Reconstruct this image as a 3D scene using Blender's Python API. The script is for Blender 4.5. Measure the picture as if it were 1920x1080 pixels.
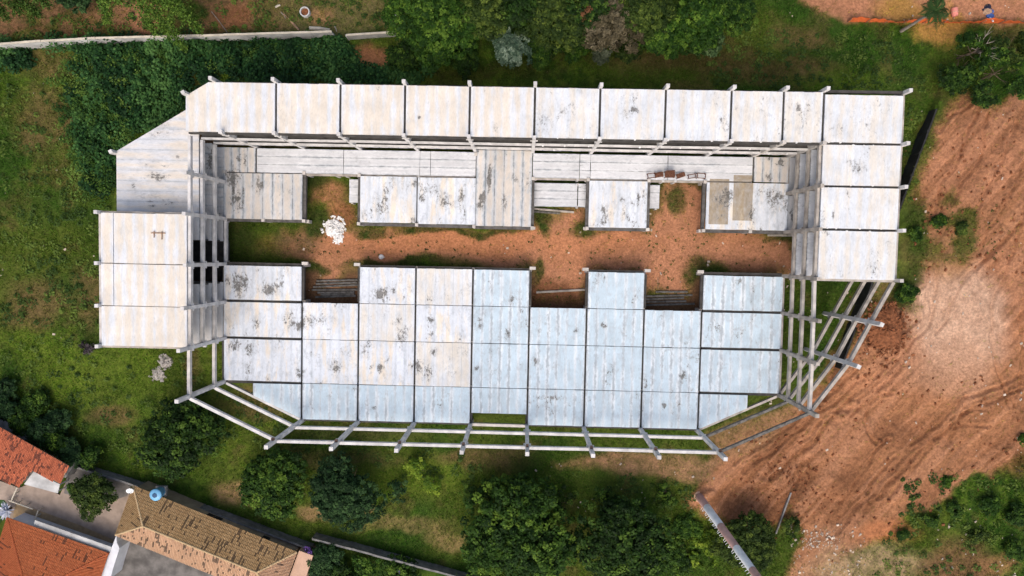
import bpy, math, random
import numpy as np
from mathutils import Vector, Matrix
random.seed(11); rng = np.random.default_rng(11)
for o in list(bpy.data.objects): bpy.data.objects.remove(o)
scene = bpy.context.scene; C = scene.collection
R = math.radians
# ------------------------------------------------------------------ camera (drone, almost straight down)
CAM = np.array([-0.822, 0.0, 92.25]); FPX = 1280.0
def _rot(a, b, c):
    cx, sx, cy, sy, cz, sz = math.cos(a), math.sin(a), math.cos(b), math.sin(b), math.cos(c), math.sin(c)
    Rx = np.array([[1,0,0],[0,cx,-sx],[0,sx,cx]]); Ry = np.array([[cy,0,sy],[0,1,0],[-sy,0,cy]])
    Rz = np.array([[cz,-sz,0],[sz,cz,0],[0,0,1]])
    return Rx @ Ry @ Rz @ np.diag([1.,-1.,-1.])
RC = _rot(0.04778, 0.01816, 0.02082)
cd = bpy.data.cameras.new('camera'); cam = bpy.data.objects.new('camera', cd); C.objects.link(cam)
cd.sensor_width = 36; cd.lens = 24; cd.clip_end = 9000
Rb = np.array([RC[0], -RC[1], -RC[2]])
M = Matrix(Rb.T.tolist()).to_4x4(); M.translation = Vector(CAM.tolist()); cam.matrix_world = M
scene.camera = cam
# ------------------------------------------------------------------ sky, sun, exposure (bright overcast)
SUN_EL, SUN_AZ = R(56), R(188)       # azimuth from +Y clockwise: light comes from the -Y side
w = bpy.data.worlds.new('World'); scene.world = w; w.use_nodes = True
nt = w.node_tree; bg = nt.nodes['Background']
sky = nt.nodes.new('ShaderNodeTexSky'); sky.sky_type = 'NISHITA'; sky.sun_disc = False
sky.sun_elevation = SUN_EL; sky.sun_rotation = SUN_AZ
sky.air_density = 1.0; sky.dust_density = 6.0; sky.ozone_density = 0.6
nt.links.new(sky.outputs[0], bg.inputs[0]); bg.inputs[1].default_value = 0.15
sd = bpy.data.lights.new('sun', 'SUN'); sd.energy = 0.9; sd.angle = R(65); sd.color = (1.0, 0.965, 0.915)
so = bpy.data.objects.new('sun', sd); C.objects.link(so); so.location = (0, -60, 120)
dv = Vector((math.sin(SUN_AZ)*math.cos(SUN_EL), math.cos(SUN_AZ)*math.cos(SUN_EL), math.sin(SUN_EL)))
so.rotation_euler = dv.to_track_quat('Z', 'Y').to_euler()
scene.view_settings.view_transform = 'Standard'; scene.view_settings.look = 'None'
scene.view_settings.exposure = 0.30; scene.view_settings.gamma = 1
scene.render.engine = 'CYCLES'
# ------------------------------------------------------------------ site survey: photo point + real height -> ground plan
def W(px, py, z=0.0):
    v = RC.T @ np.array([(px-960)/FPX, (py-540)/FPX, 1.0]); s = (z-CAM[2])/v[2]
    return (float(CAM[0]+v[0]*s), float(CAM[1]+v[1]*s))
def W3(px, py, z): x, y = W(px, py, z); return Vector((x, y, z))
def toplan(x, y):      # ground plan -> survey sheet units
    v = np.stack([x-CAM[0], y-CAM[1], np.full_like(x, -CAM[2])], -1) @ RC.T
    return 960+FPX*v[...,0]/v[...,2], 540+FPX*v[...,1]/v[...,2]
# ------------------------------------------------------------------ noise
_lat = rng.random((256, 256))
def vnoise(x, y):
    xi = np.floor(x).astype(int); yi = np.floor(y).astype(int); fx = x-xi; fy = y-yi
    fx = fx*fx*(3-2*fx); fy = fy*fy*(3-2*fy)
    a = _lat[xi & 255, yi & 255]; b = _lat[(xi+1) & 255, yi & 255]; c = _lat[xi & 255, (yi+1) & 255]; d = _lat[(xi+1) & 255, (yi+1) & 255]
    return (a*(1-fx)+b*fx)*(1-fy)+(c*(1-fx)+d*fx)*fy
def fbm(x, y, o=4):
    s = 0; a = .5
    for k in range(o): s = s+a*vnoise(x*2**k+17.3*k, y*2**k+9.1*k); a *= .5
    return s/(1-.5**o)
def sstep(a, b, v): t = np.clip((v-a)/(b-a), 0, 1); return t*t*(3-2*t)
# ------------------------------------------------------------------ materials
def newmat(name):
    m = bpy.data.materials.new(name); m.use_nodes = True; n = m.node_tree.nodes; l = m.node_tree.links
    return m, n, l, n['Principled BSDF']
def math_(n, l, op, a, b=None, c=None, clamp=False):
    k = n.new('ShaderNodeMath'); k.operation = op; k.use_clamp = clamp
    for i, v in enumerate((a, b, c)):
        if v is None: continue
        if isinstance(v, (int, float)): k.inputs[i].default_value = v
        else: l.new(v, k.inputs[i])
    return k.outputs[0]
def mrange(n, l, v, a, b, lo=0., hi=1.):
    k = n.new('ShaderNodeMapRange'); k.interpolation_type = 'SMOOTHSTEP'; l.new(v, k.inputs[0])
    for i, x in enumerate((a, b, lo, hi)): k.inputs[i+1].default_value = x
    return k.outputs[0]
def mixc(n, l, f, a, b, mode='MIX'):
    k = n.new('ShaderNodeMix'); k.data_type = 'RGBA'; k.blend_type = mode
    for s, v in ((0, f), (6, a), (7, b)):
        if isinstance(v, (int, float)): k.inputs[s].default_value = v
        elif isinstance(v, tuple): k.inputs[s].default_value = (*v, 1)
        else: l.new(v, k.inputs[s])
    return k.outputs[2]
def noise(n, l, vec, scale, detail=3, rough=.55, dist=0.):
    k = n.new('ShaderNodeTexNoise'); k.inputs['Scale'].default_value = scale; k.inputs['Detail'].default_value = detail
    k.inputs['Roughness'].default_value = rough; k.inputs['Distortion'].default_value = dist
    if vec is not None: l.new(vec, k.inputs['Vector'])
    return k.outputs[0]
def bump(n, l, h, dist, strength, bs):
    k = n.new('ShaderNodeBump'); k.inputs['Distance'].default_value = dist; k.inputs['Strength'].default_value = strength
    l.new(h, k.inputs['Height']); l.new(k.outputs[0], bs.inputs['Normal'])
def plain(name, col, var=.25, scale=3., rough=.85, metal=0., attr=False, spec=.3, bmp=0.):
    m, n, l, bs = newmat(name)
    tc = n.new('ShaderNodeTexCoord'); gp = n.new('ShaderNodeNewGeometry')
    a = noise(n, l, gp.outputs['Position'], scale, 4); f = mrange(n, l, a, .25, .75, 1-var, 1+var)
    if attr:
        at = n.new('ShaderNodeAttribute'); at.attribute_name = 'Col'; base = at.outputs[0]
    else: base = col
    cc = n.new('ShaderNodeCombineColor'); [l.new(f, cc.inputs[i]) for i in range(3)]
    l.new(mixc(n, l, 1., base, cc.outputs[0], 'MULTIPLY'), bs.inputs['Base Color'])
    bs.inputs['Roughness'].default_value = rough; bs.inputs['Metallic'].default_value = metal
    bs.inputs['Specular IOR Level'].default_value = spec
    if bmp: bump(n, l, noise(n, l, gp.outputs['Position'], scale*6, 5), bmp, .6, bs)
    return m
L1 = 2.9; ST = 3.26; L2, L3, L4 = L1+ST, L1+2*ST, L1+3*ST
# mildew spots noted on the slabs: (sheet x, y, rx, ry, level)
SPOTS = [(715,548,26,15,L1),(752,632,14,26,L1),(748,600,8,14,L1),(785,690,8,18,L1),(802,698,15,24,L1),(714,688,8,9,L1),(480,606,12,15,L1),
 (450,524,28,20,L1),(442,650,14,14,L1),(960,562,8,14,L1),(898,610,9,16,L1),(952,630,7,14,L1),(895,690,8,8,L1),(1003,678,9,11,L1),(1132,610,10,8,L1),
 (1035,745,30,6,L1),(1245,760,7,10,L1),(1280,706,8,14,L1),(1386,530,9,12,L1),(1346,615,7,9,L1),(630,690,14,18,L1),(808,600,9,14,L1),
 (812,660,9,10,L1),(505,545,28,14,L1),(560,610,22,10,L1),(700,765,6,6,L1),(1080,620,8,8,L1),
 (297,331,30,9,L3),(250,351,6,9,L3),(309,312,6,4,L3),(334,295,5,5,L3),(286,386,10,3,L3),
 (787,219,6,5,L4),(928,238,7,10,L4),(1190,207,10,8,L4),(709,165,5,7,L4),(1496,200,5,10,L4),(1560,240,5,5,L4),(1608,315,18,12,L4),(1562,402,4,11,L4),(1597,305,10,8,L4),
 (903,375,9,22,L1),(917,338,5,36,L1),(946,376,8,20,L1),(900,385,8,12,L1),(832,377,14,18,L1),(793,372,7,12,L1),(867,362,8,16,L1),(714,388,20,24,L1),(776,346,6,7,L1),
 (1167,374,7,10,L1),(1197,372,4,18,L1),(1130,394,6,6,L1),(1185,380,8,8,L1),
 (1362,380,12,32,L1),(1350,372,20,20,L1),(1452,376,16,26,L1),(1440,330,9,12,L1),(1442,295,10,8,L1),(1464,303,8,10,L1),
 (437,345,3.5,44,L1),(456,372,3.5,36,L1),(446,372,8,4,L1),(487,352,9,14,L1),(1490,398,8,20,L1),(460,300,5,20,L1),(395,300,12,40,L2)]
# clay stained rectangles left by formwork sheets
RECTS = [(1348,378,18,42,L1),(1393,371,18,42,L1)]
def stain_group():
    g = bpy.data.node_groups.new('stain_spots', 'ShaderNodeTree')
    g.interface.new_socket('Spot', in_out='OUTPUT', socket_type='NodeSocketFloat')
    g.interface.new_socket('Clay', in_out='OUTPUT', socket_type='NodeSocketFloat')
    n, l = g.nodes, g.links; out = n.new('NodeGroupOutput'); geo = n.new('ShaderNodeNewGeometry')
    sx = n.new('ShaderNodeSeparateXYZ'); l.new(geo.outputs['Position'], sx.inputs[0])
    cur = None
    for (px, py, rx, ry, z) in SPOTS:
        x, y = W(px, py, z); k = FPX/(CAM[2]-z)
        v = n.new('ShaderNodeVectorMath'); v.operation = 'SUBTRACT'; l.new(geo.outputs['Position'], v.inputs[0]); v.inputs[1].default_value = (x, y, z)
        q = n.new('ShaderNodeVectorMath'); q.operation = 'MULTIPLY'; l.new(v.outputs[0], q.inputs[0]); q.inputs[1].default_value = (k/rx, k/ry, .6)
        d = n.new('ShaderNodeVectorMath'); d.operation = 'LENGTH'; l.new(q.outputs[0], d.inputs[0])
        s = math_(n, l, 'SUBTRACT', 1.25, d.outputs['Value'], clamp=True)
        cur = s if cur is None else math_(n, l, 'MAXIMUM', cur, s)
    l.new(cur, out.inputs[0]); cur = None
    for (px, py, rx, ry, z) in RECTS:
        x, y = W(px, py, z); k = FPX/(CAM[2]-z)
        ax = math_(n, l, 'ABSOLUTE', math_(n, l, 'SUBTRACT', sx.outputs[0], x)); ay = math_(n, l, 'ABSOLUTE', math_(n, l, 'SUBTRACT', sx.outputs[1], y))
        m = math_(n, l, 'MULTIPLY', math_(n, l, 'LESS_THAN', ax, rx/k), math_(n, l, 'LESS_THAN', ay, ry/k))
        m = math_(n, l, 'MULTIPLY', m, math_(n, l, 'GREATER_THAN', sx.outputs[2], L1-.5)); m = math_(n, l, 'MULTIPLY', m, math_(n, l, 'LESS_THAN', sx.outputs[2], L1+.5))
        cur = m if cur is None else math_(n, l, 'MAXIMUM', cur, m)
    l.new(cur, out.inputs[1])
    return g
SG = stain_group()
def plank_mat(name, base, smear, s0=.3, s1=.8, amt=1., line=.5, stain=.3, streak=.0, run='y', pvar=.03, wob=1.9, per=1., cloud=.35):
    m, n, l, bs = newmat(name)
    tc = n.new('ShaderNodeTexCoord'); geo = n.new('ShaderNodeNewGeometry'); oi = n.new('ShaderNodeObjectInfo'); pos = geo.outputs['Position']
    sep = n.new('ShaderNodeSeparateXYZ'); l.new(tc.outputs['Generated'], sep.inputs[0])
    e = math_(n, l, 'ABSOLUTE', math_(n, l, 'MULTIPLY_ADD', sep.outputs[0], 2., -1.))
    def stretched(a, b, z=.0):
        mp = n.new('ShaderNodeMapping'); mp.inputs['Scale'].default_value = (a, b, 1.) if run == 'y' else (b, a, 1.); mp.inputs['Location'].default_value = (z, z, z); l.new(pos, mp.inputs[0]); return mp.outputs[0]
    n1 = noise(n, l, stretched(1.1, .26), 1.1, 6, .66); n2 = noise(n, l, stretched(.42, .10, 7.), 1., 3, .5); n3 = noise(n, l, stretched(1.6, .8, 3.), 1.6, 5, .62)
    ep = math_(n, l, 'MULTIPLY_ADD', e, per, .5*(1-per))
    v = math_(n, l, 'MULTIPLY_ADD', math_(n, l, 'SUBTRACT', n1, .5), wob, ep)
    v = math_(n, l, 'MULTIPLY_ADD', math_(n, l, 'SUBTRACT', n2, .5), 1.5, v)
    col = mixc(n, l, math_(n, l, 'MULTIPLY', mrange(n, l, v, s0, s1), amt), base, smear)
    cl = mrange(n, l, noise(n, l, pos, .45, 5, .6), .3, .75, 1.05, .90)
    gr = mrange(n, l, noise(n, l, stretched(9., 2.5), 1., 4, .6), .25, .75, .93, 1.06)
    f = math_(n, l, 'MULTIPLY', math_(n, l, 'MULTIPLY', cl, gr), mrange(n, l, oi.outputs['Random'], 0., 1., 1-pvar, 1+pvar))
    cc = n.new('ShaderNodeCombineColor'); [l.new(f, cc.inputs[i]) for i in range(3)]
    col = mixc(n, l, 1., col, cc.outputs[0], 'MULTIPLY')
    ck = mrange(n, l, noise(n, l, stretched(1.0, .45, 21.), 1.5, 7, .68, .3), .50, .72, 0., cloud)
    col = mixc(n, l, ck, col, (.40, .435, .475))
    gs = mrange(n, l, noise(n, l, stretched(2.6, .16, 31.), 1.3, 5, .65), .52, .74, 0., .30); col = mixc(n, l, gs, col, (.36, .37, .375))
    if streak:      # grey weathering runs that follow the joints
        st = math_(n, l, 'MULTIPLY', mrange(n, l, math_(n, l, 'MULTIPLY_ADD', math_(n, l, 'SUBTRACT', n3, .5), 1.5, e), .55, 1.05), mrange(n, l, n2, .36, .58, .15, 1.))
        col = mixc(n, l, math_(n, l, 'MULTIPLY', st, streak), col, (.29, .335, .375))
    if line:
        ln = math_(n, l, 'MULTIPLY', mrange(n, l, math_(n, l, 'MULTIPLY_ADD', math_(n, l, 'SUBTRACT', n3, .5), .12, e), .94, .98), line)
        col = mixc(n, l, math_(n, l, 'MULTIPLY', ln, mrange(n, l, n3, .35, .62, .15, 1.)), col, (.11, .11, .105))
    g = n.new('ShaderNodeGroup'); g.node_tree = SG
    fn = noise(n, l, stretched(1.25, .8), 2.9, 8, .74, .5)
    rnd = math_(n, l, 'MULTIPLY', mrange(n, l, noise(n, l, stretched(.5, .28, 5.), 1., 4, .6), .46, .74), .23*stain)
    v = math_(n, l, 'ADD', math_(n, l, 'ADD', fn, math_(n, l, 'MULTIPLY', g.outputs[0], .225)), rnd)
    sp = mrange(n, l, v, .685, .765, 0., .82); halo = mrange(n, l, v, .54, .78, 0., .5*min(1., .4+stain))
    tiny = mrange(n, l, noise(n, l, stretched(1.5, .7, 11.), 5., 4, .62), .685, .74, 0., .62*stain)
    col = mixc(n, l, math_(n, l, 'MULTIPLY', g.outputs[1], mrange(n, l, n3, .2, .8, .6, .92)), col, (.25, .185, .10))
    col = mixc(n, l, halo, col, (.30, .31, .32))
    col = mixc(n, l, math_(n, l, 'MAXIMUM', sp, tiny), col, mixc(n, l, mrange(n, l, noise(n, l, pos, 3.3, 6, .7), .35, .65), (.055, .052, .045), (.19, .18, .165)))
    l.new(col, bs.inputs['Base Color']); bs.inputs['Roughness'].default_value = .88; bs.inputs['Specular IOR Level'].default_value = .2
    bump(n, l, noise(n, l, pos, 7., 5), .012, .5, bs)
    return m
M_cream = plank_mat('cream_precast', (.68,.62,.535), (.655,.68,.715), .20, 1.1, 1., .0, .3, per=.85, wob=2.4, cloud=.28)
M_creamw = plank_mat('cream_white_precast', (.675,.635,.57), (.65,.68,.715), .0, .95, 1., .0, .75, per=.6, wob=2.4, cloud=.36)
M_creamx = plank_mat('cream_corner_precast', (.66,.60,.525), (.60,.615,.645), .0, .9, .95, .35, .7, .35, 'x', per=.6, wob=2.3, cloud=.55)
M_stain = plank_mat('stained_precast', (.74,.67,.57), (.66,.70,.755), -.05, .6, 1., .0, 1.1, .3, per=.4, wob=2.3, cloud=.75)
M_blue = plank_mat('blue_white_precast', (.50,.61,.685), (.69,.745,.785), .35, 1.1, 1., .0, .8, .75, wob=2.2, cloud=.6)
M_grey = plank_mat('grey_precast', (.60,.55,.49), (.55,.56,.575), .2, .8, .9, .85, 1.15, .95, 'y', .07, cloud=.7)
M_walk = plank_mat('walkway_precast', (.60,.61,.63), (.69,.70,.715), .2, .8, .8, .8, .6, .55, 'x', .06, cloud=.4)
M_floor = plank_mat('floor_precast', (.50,.485,.47), (.55,.55,.55), .2, .8, .8, .6, .9, .6, 'y', .06)
M_frame = plain('precast_frame', (.52,.485,.445), .22, .8, .88, bmp=.01)
M_framew = plain('pale_precast_frame', (.57,.555,.54), .22, .9, .88, bmp=.01)
M_framed = plain('weathered_precast_frame', (.36,.325,.285), .35, .9, .9, bmp=.01)
M_dark = plain('dirt_and_shade_concrete', (.055,.052,.048), .35, 1.2, .92)  # near-black: joint dirt plus shade painted into gaps, recesses and stair void
M_wall = plain('pale_wall_render', (.47,.47,.46), .3, .6, .9, bmp=.01)
M_cope = plain('cream_coping', (.52,.47,.38), .2, 1., .9)
M_wallg = plain('grey_block_wall', (.185,.18,.175), .35, 1.3, .9, bmp=.015)
M_black = plain('black_wall', (.022,.022,.023), .5, .9, .8)
M_attr = plain('painted_pieces', None, .12, 5., .85, attr=True)
M_leaf, n_, l_, b_ = newmat('foliage')
at = n_.new('ShaderNodeAttribute'); at.attribute_name = 'Col'; l_.new(at.outputs[0], b_.inputs['Base Color'])
b_.inputs['Roughness'].default_value = .6; b_.inputs['Specular IOR Level'].default_value = .10
M_grass, n_, l_, b_ = newmat('grass_blades')
at = n_.new('ShaderNodeAttribute'); at.attribute_name = 'Col'; l_.new(at.outputs[0], b_.inputs['Base Color'])
b_.inputs['Roughness'].default_value = .8; b_.inputs['Specular IOR Level'].default_value = .1
M_bark = plain('bark', (.10,.075,.05), .4, 3., .95)
M_palebark = plain('pale_bark', (.26,.23,.19), .3, 3., .95)
M_rust = plain('rusty_steel', (.105,.045,.026), .5, 6., .85)
M_tank = plain('blue_tank_plastic', (.16,.42,.66), .08, 2., .45, spec=.5)
M_tankd = plain('dark_blue_lid', (.02,.07,.16), .1, 2., .45)
M_white = plain('white_paint', (.72,.74,.76), .12, 1., .7)
M_pinkband = plain('faded_red_band', (.52,.32,.28), .15, 1., .8)
M_net = plain('orange_netting', (.62,.13,.035), .2, 3., .7)
M_pinkpl = plain('pink_plastic', (.70,.25,.20), .12, 3., .55)
M_tarpb = plain('blue_tarp', (.05,.11,.33), .3, 4., .5)
M_tarpk = plain('navy_tarp', (.012,.014,.035), .3, 4., .5)
M_sack = plain('tan_sack', (.42,.27,.18), .2, 4., .85)
M_yard = plain('yard_paving', (.33,.26,.21), .18, 1.1, .9, bmp=.01)
M_tandeck = plain('tan_deck_tile', (.31,.22,.125), .2, 2., .85)
M_greyyard = plain('grey_yard_concrete', (.145,.135,.125), .4, .7, .92, bmp=.01)
M_pinkwall = plain('salmon_render', (.52,.34,.24), .1, .8, .85)
M_housew = plain('white_house_render', (.62,.63,.66), .12, .7, .8)
M_lime = plain('white_lime', (.74,.73,.71), .15, 3., .95)
M_rubble = plain('grey_rubble', (.33,.305,.28), .35, 3., .95)
M_wood = plain('weathered_timber', (.30,.19,.12), .35, 3., .9)
M_oldbeam = plain('mossy_precast_beam', (.13,.122,.11), .5, 2.2, .92)
M_soilpile = plain('red_soil', (.20,.075,.032), .35, 3., .95, bmp=.04)
# ------------------------------------------------------------------ object helpers
LOC = {}
def thing(name, label, cat, loc=(0,0,0), group=None):
    o = bpy.data.objects.new(name, None); C.objects.link(o); o.location = loc; o.empty_display_size = .5
    o['label'] = label; o['category'] = cat
    if group: o['group'] = group
    LOC[o.name] = Vector(loc); return o
def tag(o, label, cat, group=None, kind=None):
    o['label'] = label; o['category'] = cat
    if group: o['group'] = group
    if kind: o['kind'] = kind
    return o
def put(name, me, parent=None, loc=(0,0,0), rz=0.):
    """link a mesh; loc is in world coordinates, parents carry no rotation unless noted"""
    o = bpy.data.objects.new(name, me); C.objects.link(o)
    if parent is not None:
        o.parent = parent; o.location = Vector(loc)-LOC[parent.name]
    else: o.location = loc
    if rz: o.rotation_euler = (0, 0, rz)
    LOC[o.name] = Vector(loc); return o
_mc = {}
def meshd(name, vs, fs, mat, smooth=False):
    me = bpy.data.meshes.new(name); me.from_pydata([tuple(v) for v in vs], [], fs); me.materials.append(mat)
    if smooth:
        for p in me.polygons: p.use_smooth = True
    me.update(); return me
BF = [(0,3,2,1),(4,5,6,7),(0,1,5,4),(1,2,6,5),(2,3,7,6),(3,0,4,7)]
def boxv(x0,x1,y0,y1,z0,z1): return [(x0,y0,z0),(x1,y0,z0),(x1,y1,z0),(x0,y1,z0),(x0,y0,z1),(x1,y0,z1),(x1,y1,z1),(x0,y1,z1)]
def box(dx, dy, dz, mat, anchor='top'):
    """box centred in x,y; anchor top: z from -dz to 0, base: 0..dz"""
    k = (round(dx,3), round(dy,3), round(dz,3), mat.name, anchor)
    if k not in _mc:
        z0, z1 = (-dz, 0) if anchor == 'top' else (0, dz)
        _mc[k] = meshd('box', boxv(-dx/2,dx/2,-dy/2,dy/2,z0,z1), BF, mat)
    return _mc[k]
def prism(poly, z0, z1, mat, org=(0,0)):
    a = sum(poly[i][0]*poly[(i+1)%len(poly)][1]-poly[(i+1)%len(poly)][0]*poly[i][1] for i in range(len(poly)))
    if a < 0: poly = poly[::-1]
    k = len(poly); vs = [(x-org[0], y-org[1], z0) for x, y in poly]+[(x-org[0], y-org[1], z1) for x, y in poly]
    return meshd('prism', vs, [tuple(range(k))[::-1], tuple(range(k, 2*k))]+[(i,(i+1)%k,k+(i+1)%k,k+i) for i in range(k)], mat)
class MB:
    def __init__(s): s.v = []; s.f = []
    def box(s, x0,x1,y0,y1,z0,z1, m=None):
        b = len(s.v); vs = boxv(x0,x1,y0,y1,z0,z1)
        s.v += [tuple(m @ Vector(v)) for v in vs] if m else vs; s.f += [tuple(b+i for i in f) for f in BF]
    def tube(s, pts, rad, n=8, cap=True):
        b = len(s.v); pts = [Vector(p) for p in pts]
        for i, p in enumerate(pts):
            d = (pts[min(i+1,len(pts)-1)]-pts[max(i-1,0)]).normalized(); a = d.orthogonal().normalized(); c = d.cross(a)
            r = rad[i] if isinstance(rad, (list, tuple)) else rad
            s.v += [tuple(p+(a*math.cos(t*2*math.pi/n)+c*math.sin(t*2*math.pi/n))*r) for t in range(n)]
        for i in range(len(pts)-1):
            for t in range(n): s.f.append((b+i*n+t, b+i*n+(t+1)%n, b+(i+1)*n+(t+1)%n, b+(i+1)*n+t))
        if cap: s.f.append(tuple(b+t for t in range(n))[::-1]); s.f.append(tuple(b+(len(pts)-1)*n+t for t in range(n)))
    def lathe(s, prof, n=20, c=(0,0,0)):
        b = len(s.v)
        for r, z in prof: s.v += [(c[0]+r*math.cos(2*math.pi*t/n), c[1]+r*math.sin(2*math.pi*t/n), c[2]+z) for t in range(n)]
        for i in range(len(prof)-1):
            for t in range(n): s.f.append((b+i*n+t, b+i*n+(t+1)%n, b+(i+1)*n+(t+1)%n, b+(i+1)*n+t))
    def mesh(s, mat, smooth=False): return meshd('part', s.v, s.f, mat, smooth)
def np_mesh(name, V, F, col, mat, smooth=False):
    """V (n,3), F (m,k) uniform polygon size, col (n,3)"""
    me = bpy.data.meshes.new(name); V = np.asarray(V, np.float32); F = np.asarray(F, np.int32); k = F.shape[1]
    me.vertices.add(len(V)); me.vertices.foreach_set('co', V.ravel())
    me.loops.add(F.size); me.loops.foreach_set('vertex_index', F.ravel())
    me.polygons.add(len(F)); me.polygons.foreach_set('loop_start', np.arange(0, F.size, k, dtype=np.int32))
    me.materials.append(mat); me.update(calc_edges=True)
    if smooth: me.polygons.foreach_set('use_smooth', np.ones(len(F), bool))
    if col is not None:
        a = me.color_attributes.new('Col', 'FLOAT_COLOR', 'POINT'); c = np.ones((len(V), 4), np.float32); c[:, :3] = col
        a.data.foreach_set('color', c.ravel())
    return me
# ------------------------------------------------------------------ ground: relief and colour of the soil
WA, WB = np.array(W(1757, 205, 1.5)), np.array(W(1478, 945, .6))     # line of the retaining wall
wd = (WB-WA)/np.linalg.norm(WB-WA); wn = np.array([-wd[1], wd[0]])
if wn[0] < 0: wn = -wn                                              # towards the dirt platform
def seg_dist(x, y, pts):
    best = np.full_like(x, 1e9)
    for a, b in zip(pts[:-1], pts[1:]):
        ax, ay = a; bx, by = b; dx, dy = bx-ax, by-ay; t = np.clip(((x-ax)*dx+(y-ay)*dy)/(dx*dx+dy*dy+1e-9), 0, 1)
        best = np.minimum(best, np.hypot(x-ax-t*dx, y-ay-t*dy))
    return best
def inside(x, y, poly):
    r = np.zeros(x.shape, bool); j = len(poly)-1
    for i in range(len(poly)):
        xi, yi = poly[i]; xj, yj = poly[j]
        c = ((yi > y) != (yj > y)) & (x < (xj-xi)*(y-yi)/(yj-yi+1e-12)+xi); r ^= c; j = i
    return r
def pmask(x, y, poly, soft):
    d = seg_dist(x, y, poly+[poly[0]]); s = np.where(inside(x, y, poly), d, -d); return sstep(-soft, soft, s)
TRACKS = [[(1830,200),(1800,260),(1760,340),(1740,380)],[(1850,215),(1825,280),(1795,350),(1770,385)],[(1890,230),(1860,300),(1835,360),(1815,400)],[(1815,195),(1775,215),(1755,255)],
 [(1905,300),(1880,370),(1840,430),(1820,480)],[(1920,360),(1890,450),(1860,520)],[(1700,840),(1650,900),(1600,960),(1570,1000)],[(1660,820),(1610,890),(1575,940)],
 [(1740,830),(1700,880),(1660,930)],[(1660+44*math.cos(a*.35+2.),785+50*math.sin(a*.35+2.)) for a in range(9)],[(1560,770),(1640,700),(1700,600),(1730,500)],[(1575,785),(1660,712),(1722,610),(1752,500)],[(1900,420),(1800,520),(1740,620)],[(1380,870),(1480,790),(1600,690)],[(1395,885),(1495,803),(1612,705)],[(1900,700),(1800,740),(1700,830),(1620,920)],[(1915,720),(1815,757),(1716,845),(1640,930)],
 [(1540,790),(1500,830),(1480,870),(1450,900)],[(1560,780),(1525,830),(1500,880),(1480,930)],[(1800,740),(1790,790),(1770,830)],[(1830,760),(1770,780)],[(1840,790),(1780,800)],
 [(1470,720),(1560,640),(1620,560)],[(1880,480),(1850,580),(1850,680),(1880,760)],[(1900,560),(1905,660),(1890,760)]]
DEPR = [(1400,935,75,38,-.8),(1500,880,26,60,-.55)]
MOUND = [(1640,610,48,52,.7),(1430,905,26,14,.35),(1595,755,12,9,.45),(1575,780,16,10,.4),(1560,910,40,30,.3),(1880,850,30,30,.5),(1330,925,20,10,.4),(560,460,24,10,.12)]
def relief(x, y, px, py):
    h = (fbm(x*.09, y*.09, 3)-.5)*.35+(fbm(x*.8+50, y*.8, 3)-.5)*.10
    bld = pmask(px, py, [(190,150),(1700,170),(1690,540),(1540,790),(1300,870),(480,840),(180,660)], 12)
    h = h*(1-.75*bld)
    s = (x-WA[0])*wn[0]+(y-WA[1])*wn[1]; t = (x-WA[0])*wd[0]+(y-WA[1])*wd[1]
    LW = np.linalg.norm(WB-WA)
    up = sstep(-8, 2, t)*(1-sstep(LW*.60, LW*.80, t))
    plat = np.where(s > 0, 1.45, 0)*up
    slope = sstep(-3.5, 5, s)*.55*sstep(LW*.6, LW*.78, t)*(1-sstep(LW*1.0, LW*1.2, t))
    tr_ = sstep(0, 4, t)*(1-sstep(LW*.58, LW*.66, t))*sstep(-4.2, -1.6, s)*(s <= 0)*.85
    h = h+np.maximum(plat, slope)-tr_
    dirt = sstep(0, 60, px-1330)*sstep(180, 215, py)*(s > -12)
    wob = (fbm(px*.02+3, py*.02, 3)-.5)*22
    for tr in TRACKS:
        d = seg_dist(px+wob, py+wob*.6, tr)
        cut = np.exp(-(d/3.2)**2); rim = np.exp(-((d-6)/2.2)**2)
        h = h-(.22*cut-.13*rim)*(.55+.9*fbm(px*.05+7, py*.05, 2))
    for (mx, my, rx, ry, a) in DEPR+MOUND:
        q = np.hypot((px+wob*.5-mx)/rx, (py-wob*.5-my)/ry); h = h+a*(1-sstep(.35, 1.1, q))*(.8+.5*fbm(x*1.1, y*1.1, 2))
    # scraper marks running down the dirt platform
    u = (px*.74+py*.67); v = (px*.67-py*.74)
    h = h+dirt*((fbm(v*.007+40, u*.17, 3)-.5)*.30+(fbm(v*.008+4, u*.045, 2)-.5)*.15+(fbm(px*.11, py*.11+20, 4)-.5)*.30)*(1-pmask(px, py, [(1700,530),(1850,530),(1880,740),(1720,740)], 20))
    return h
DIRT_E = [(1935,185),(1900,178),(1880,195),(1840,200),(1795,182),(1765,208),(1745,262),(1720,330),(1700,385),(1712,440),(1760,470),(1720,500),(1710,570),(1650,560),(1600,640),(1560,690),(1520,760),
 (1430,790),(1350,845),(1320,905),(1296,930),(1320,962),(1380,985),(1450,990),(1475,950),(1500,1000),(1480,1090),(1600,1090),(1585,1035),(1640,1010),(1670,1000),(1700,955),(1760,930),(1800,890),(1850,900),(1890,850),(1935,800)]
YARD_D = [(540,430),(600,425),(680,428),(990,432),(1010,400),(1090,400),(1110,428),(1210,432),(1245,345),(1325,345),(1325,432),(1490,440),(1498,520),(1310,505),(1290,560),(1215,555),(1200,505),(1100,505),(1090,570),(1000,565),(1000,505),(900,495),(780,488),(700,490),(650,500),(640,545),(600,540),(600,495),(545,480)]
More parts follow.
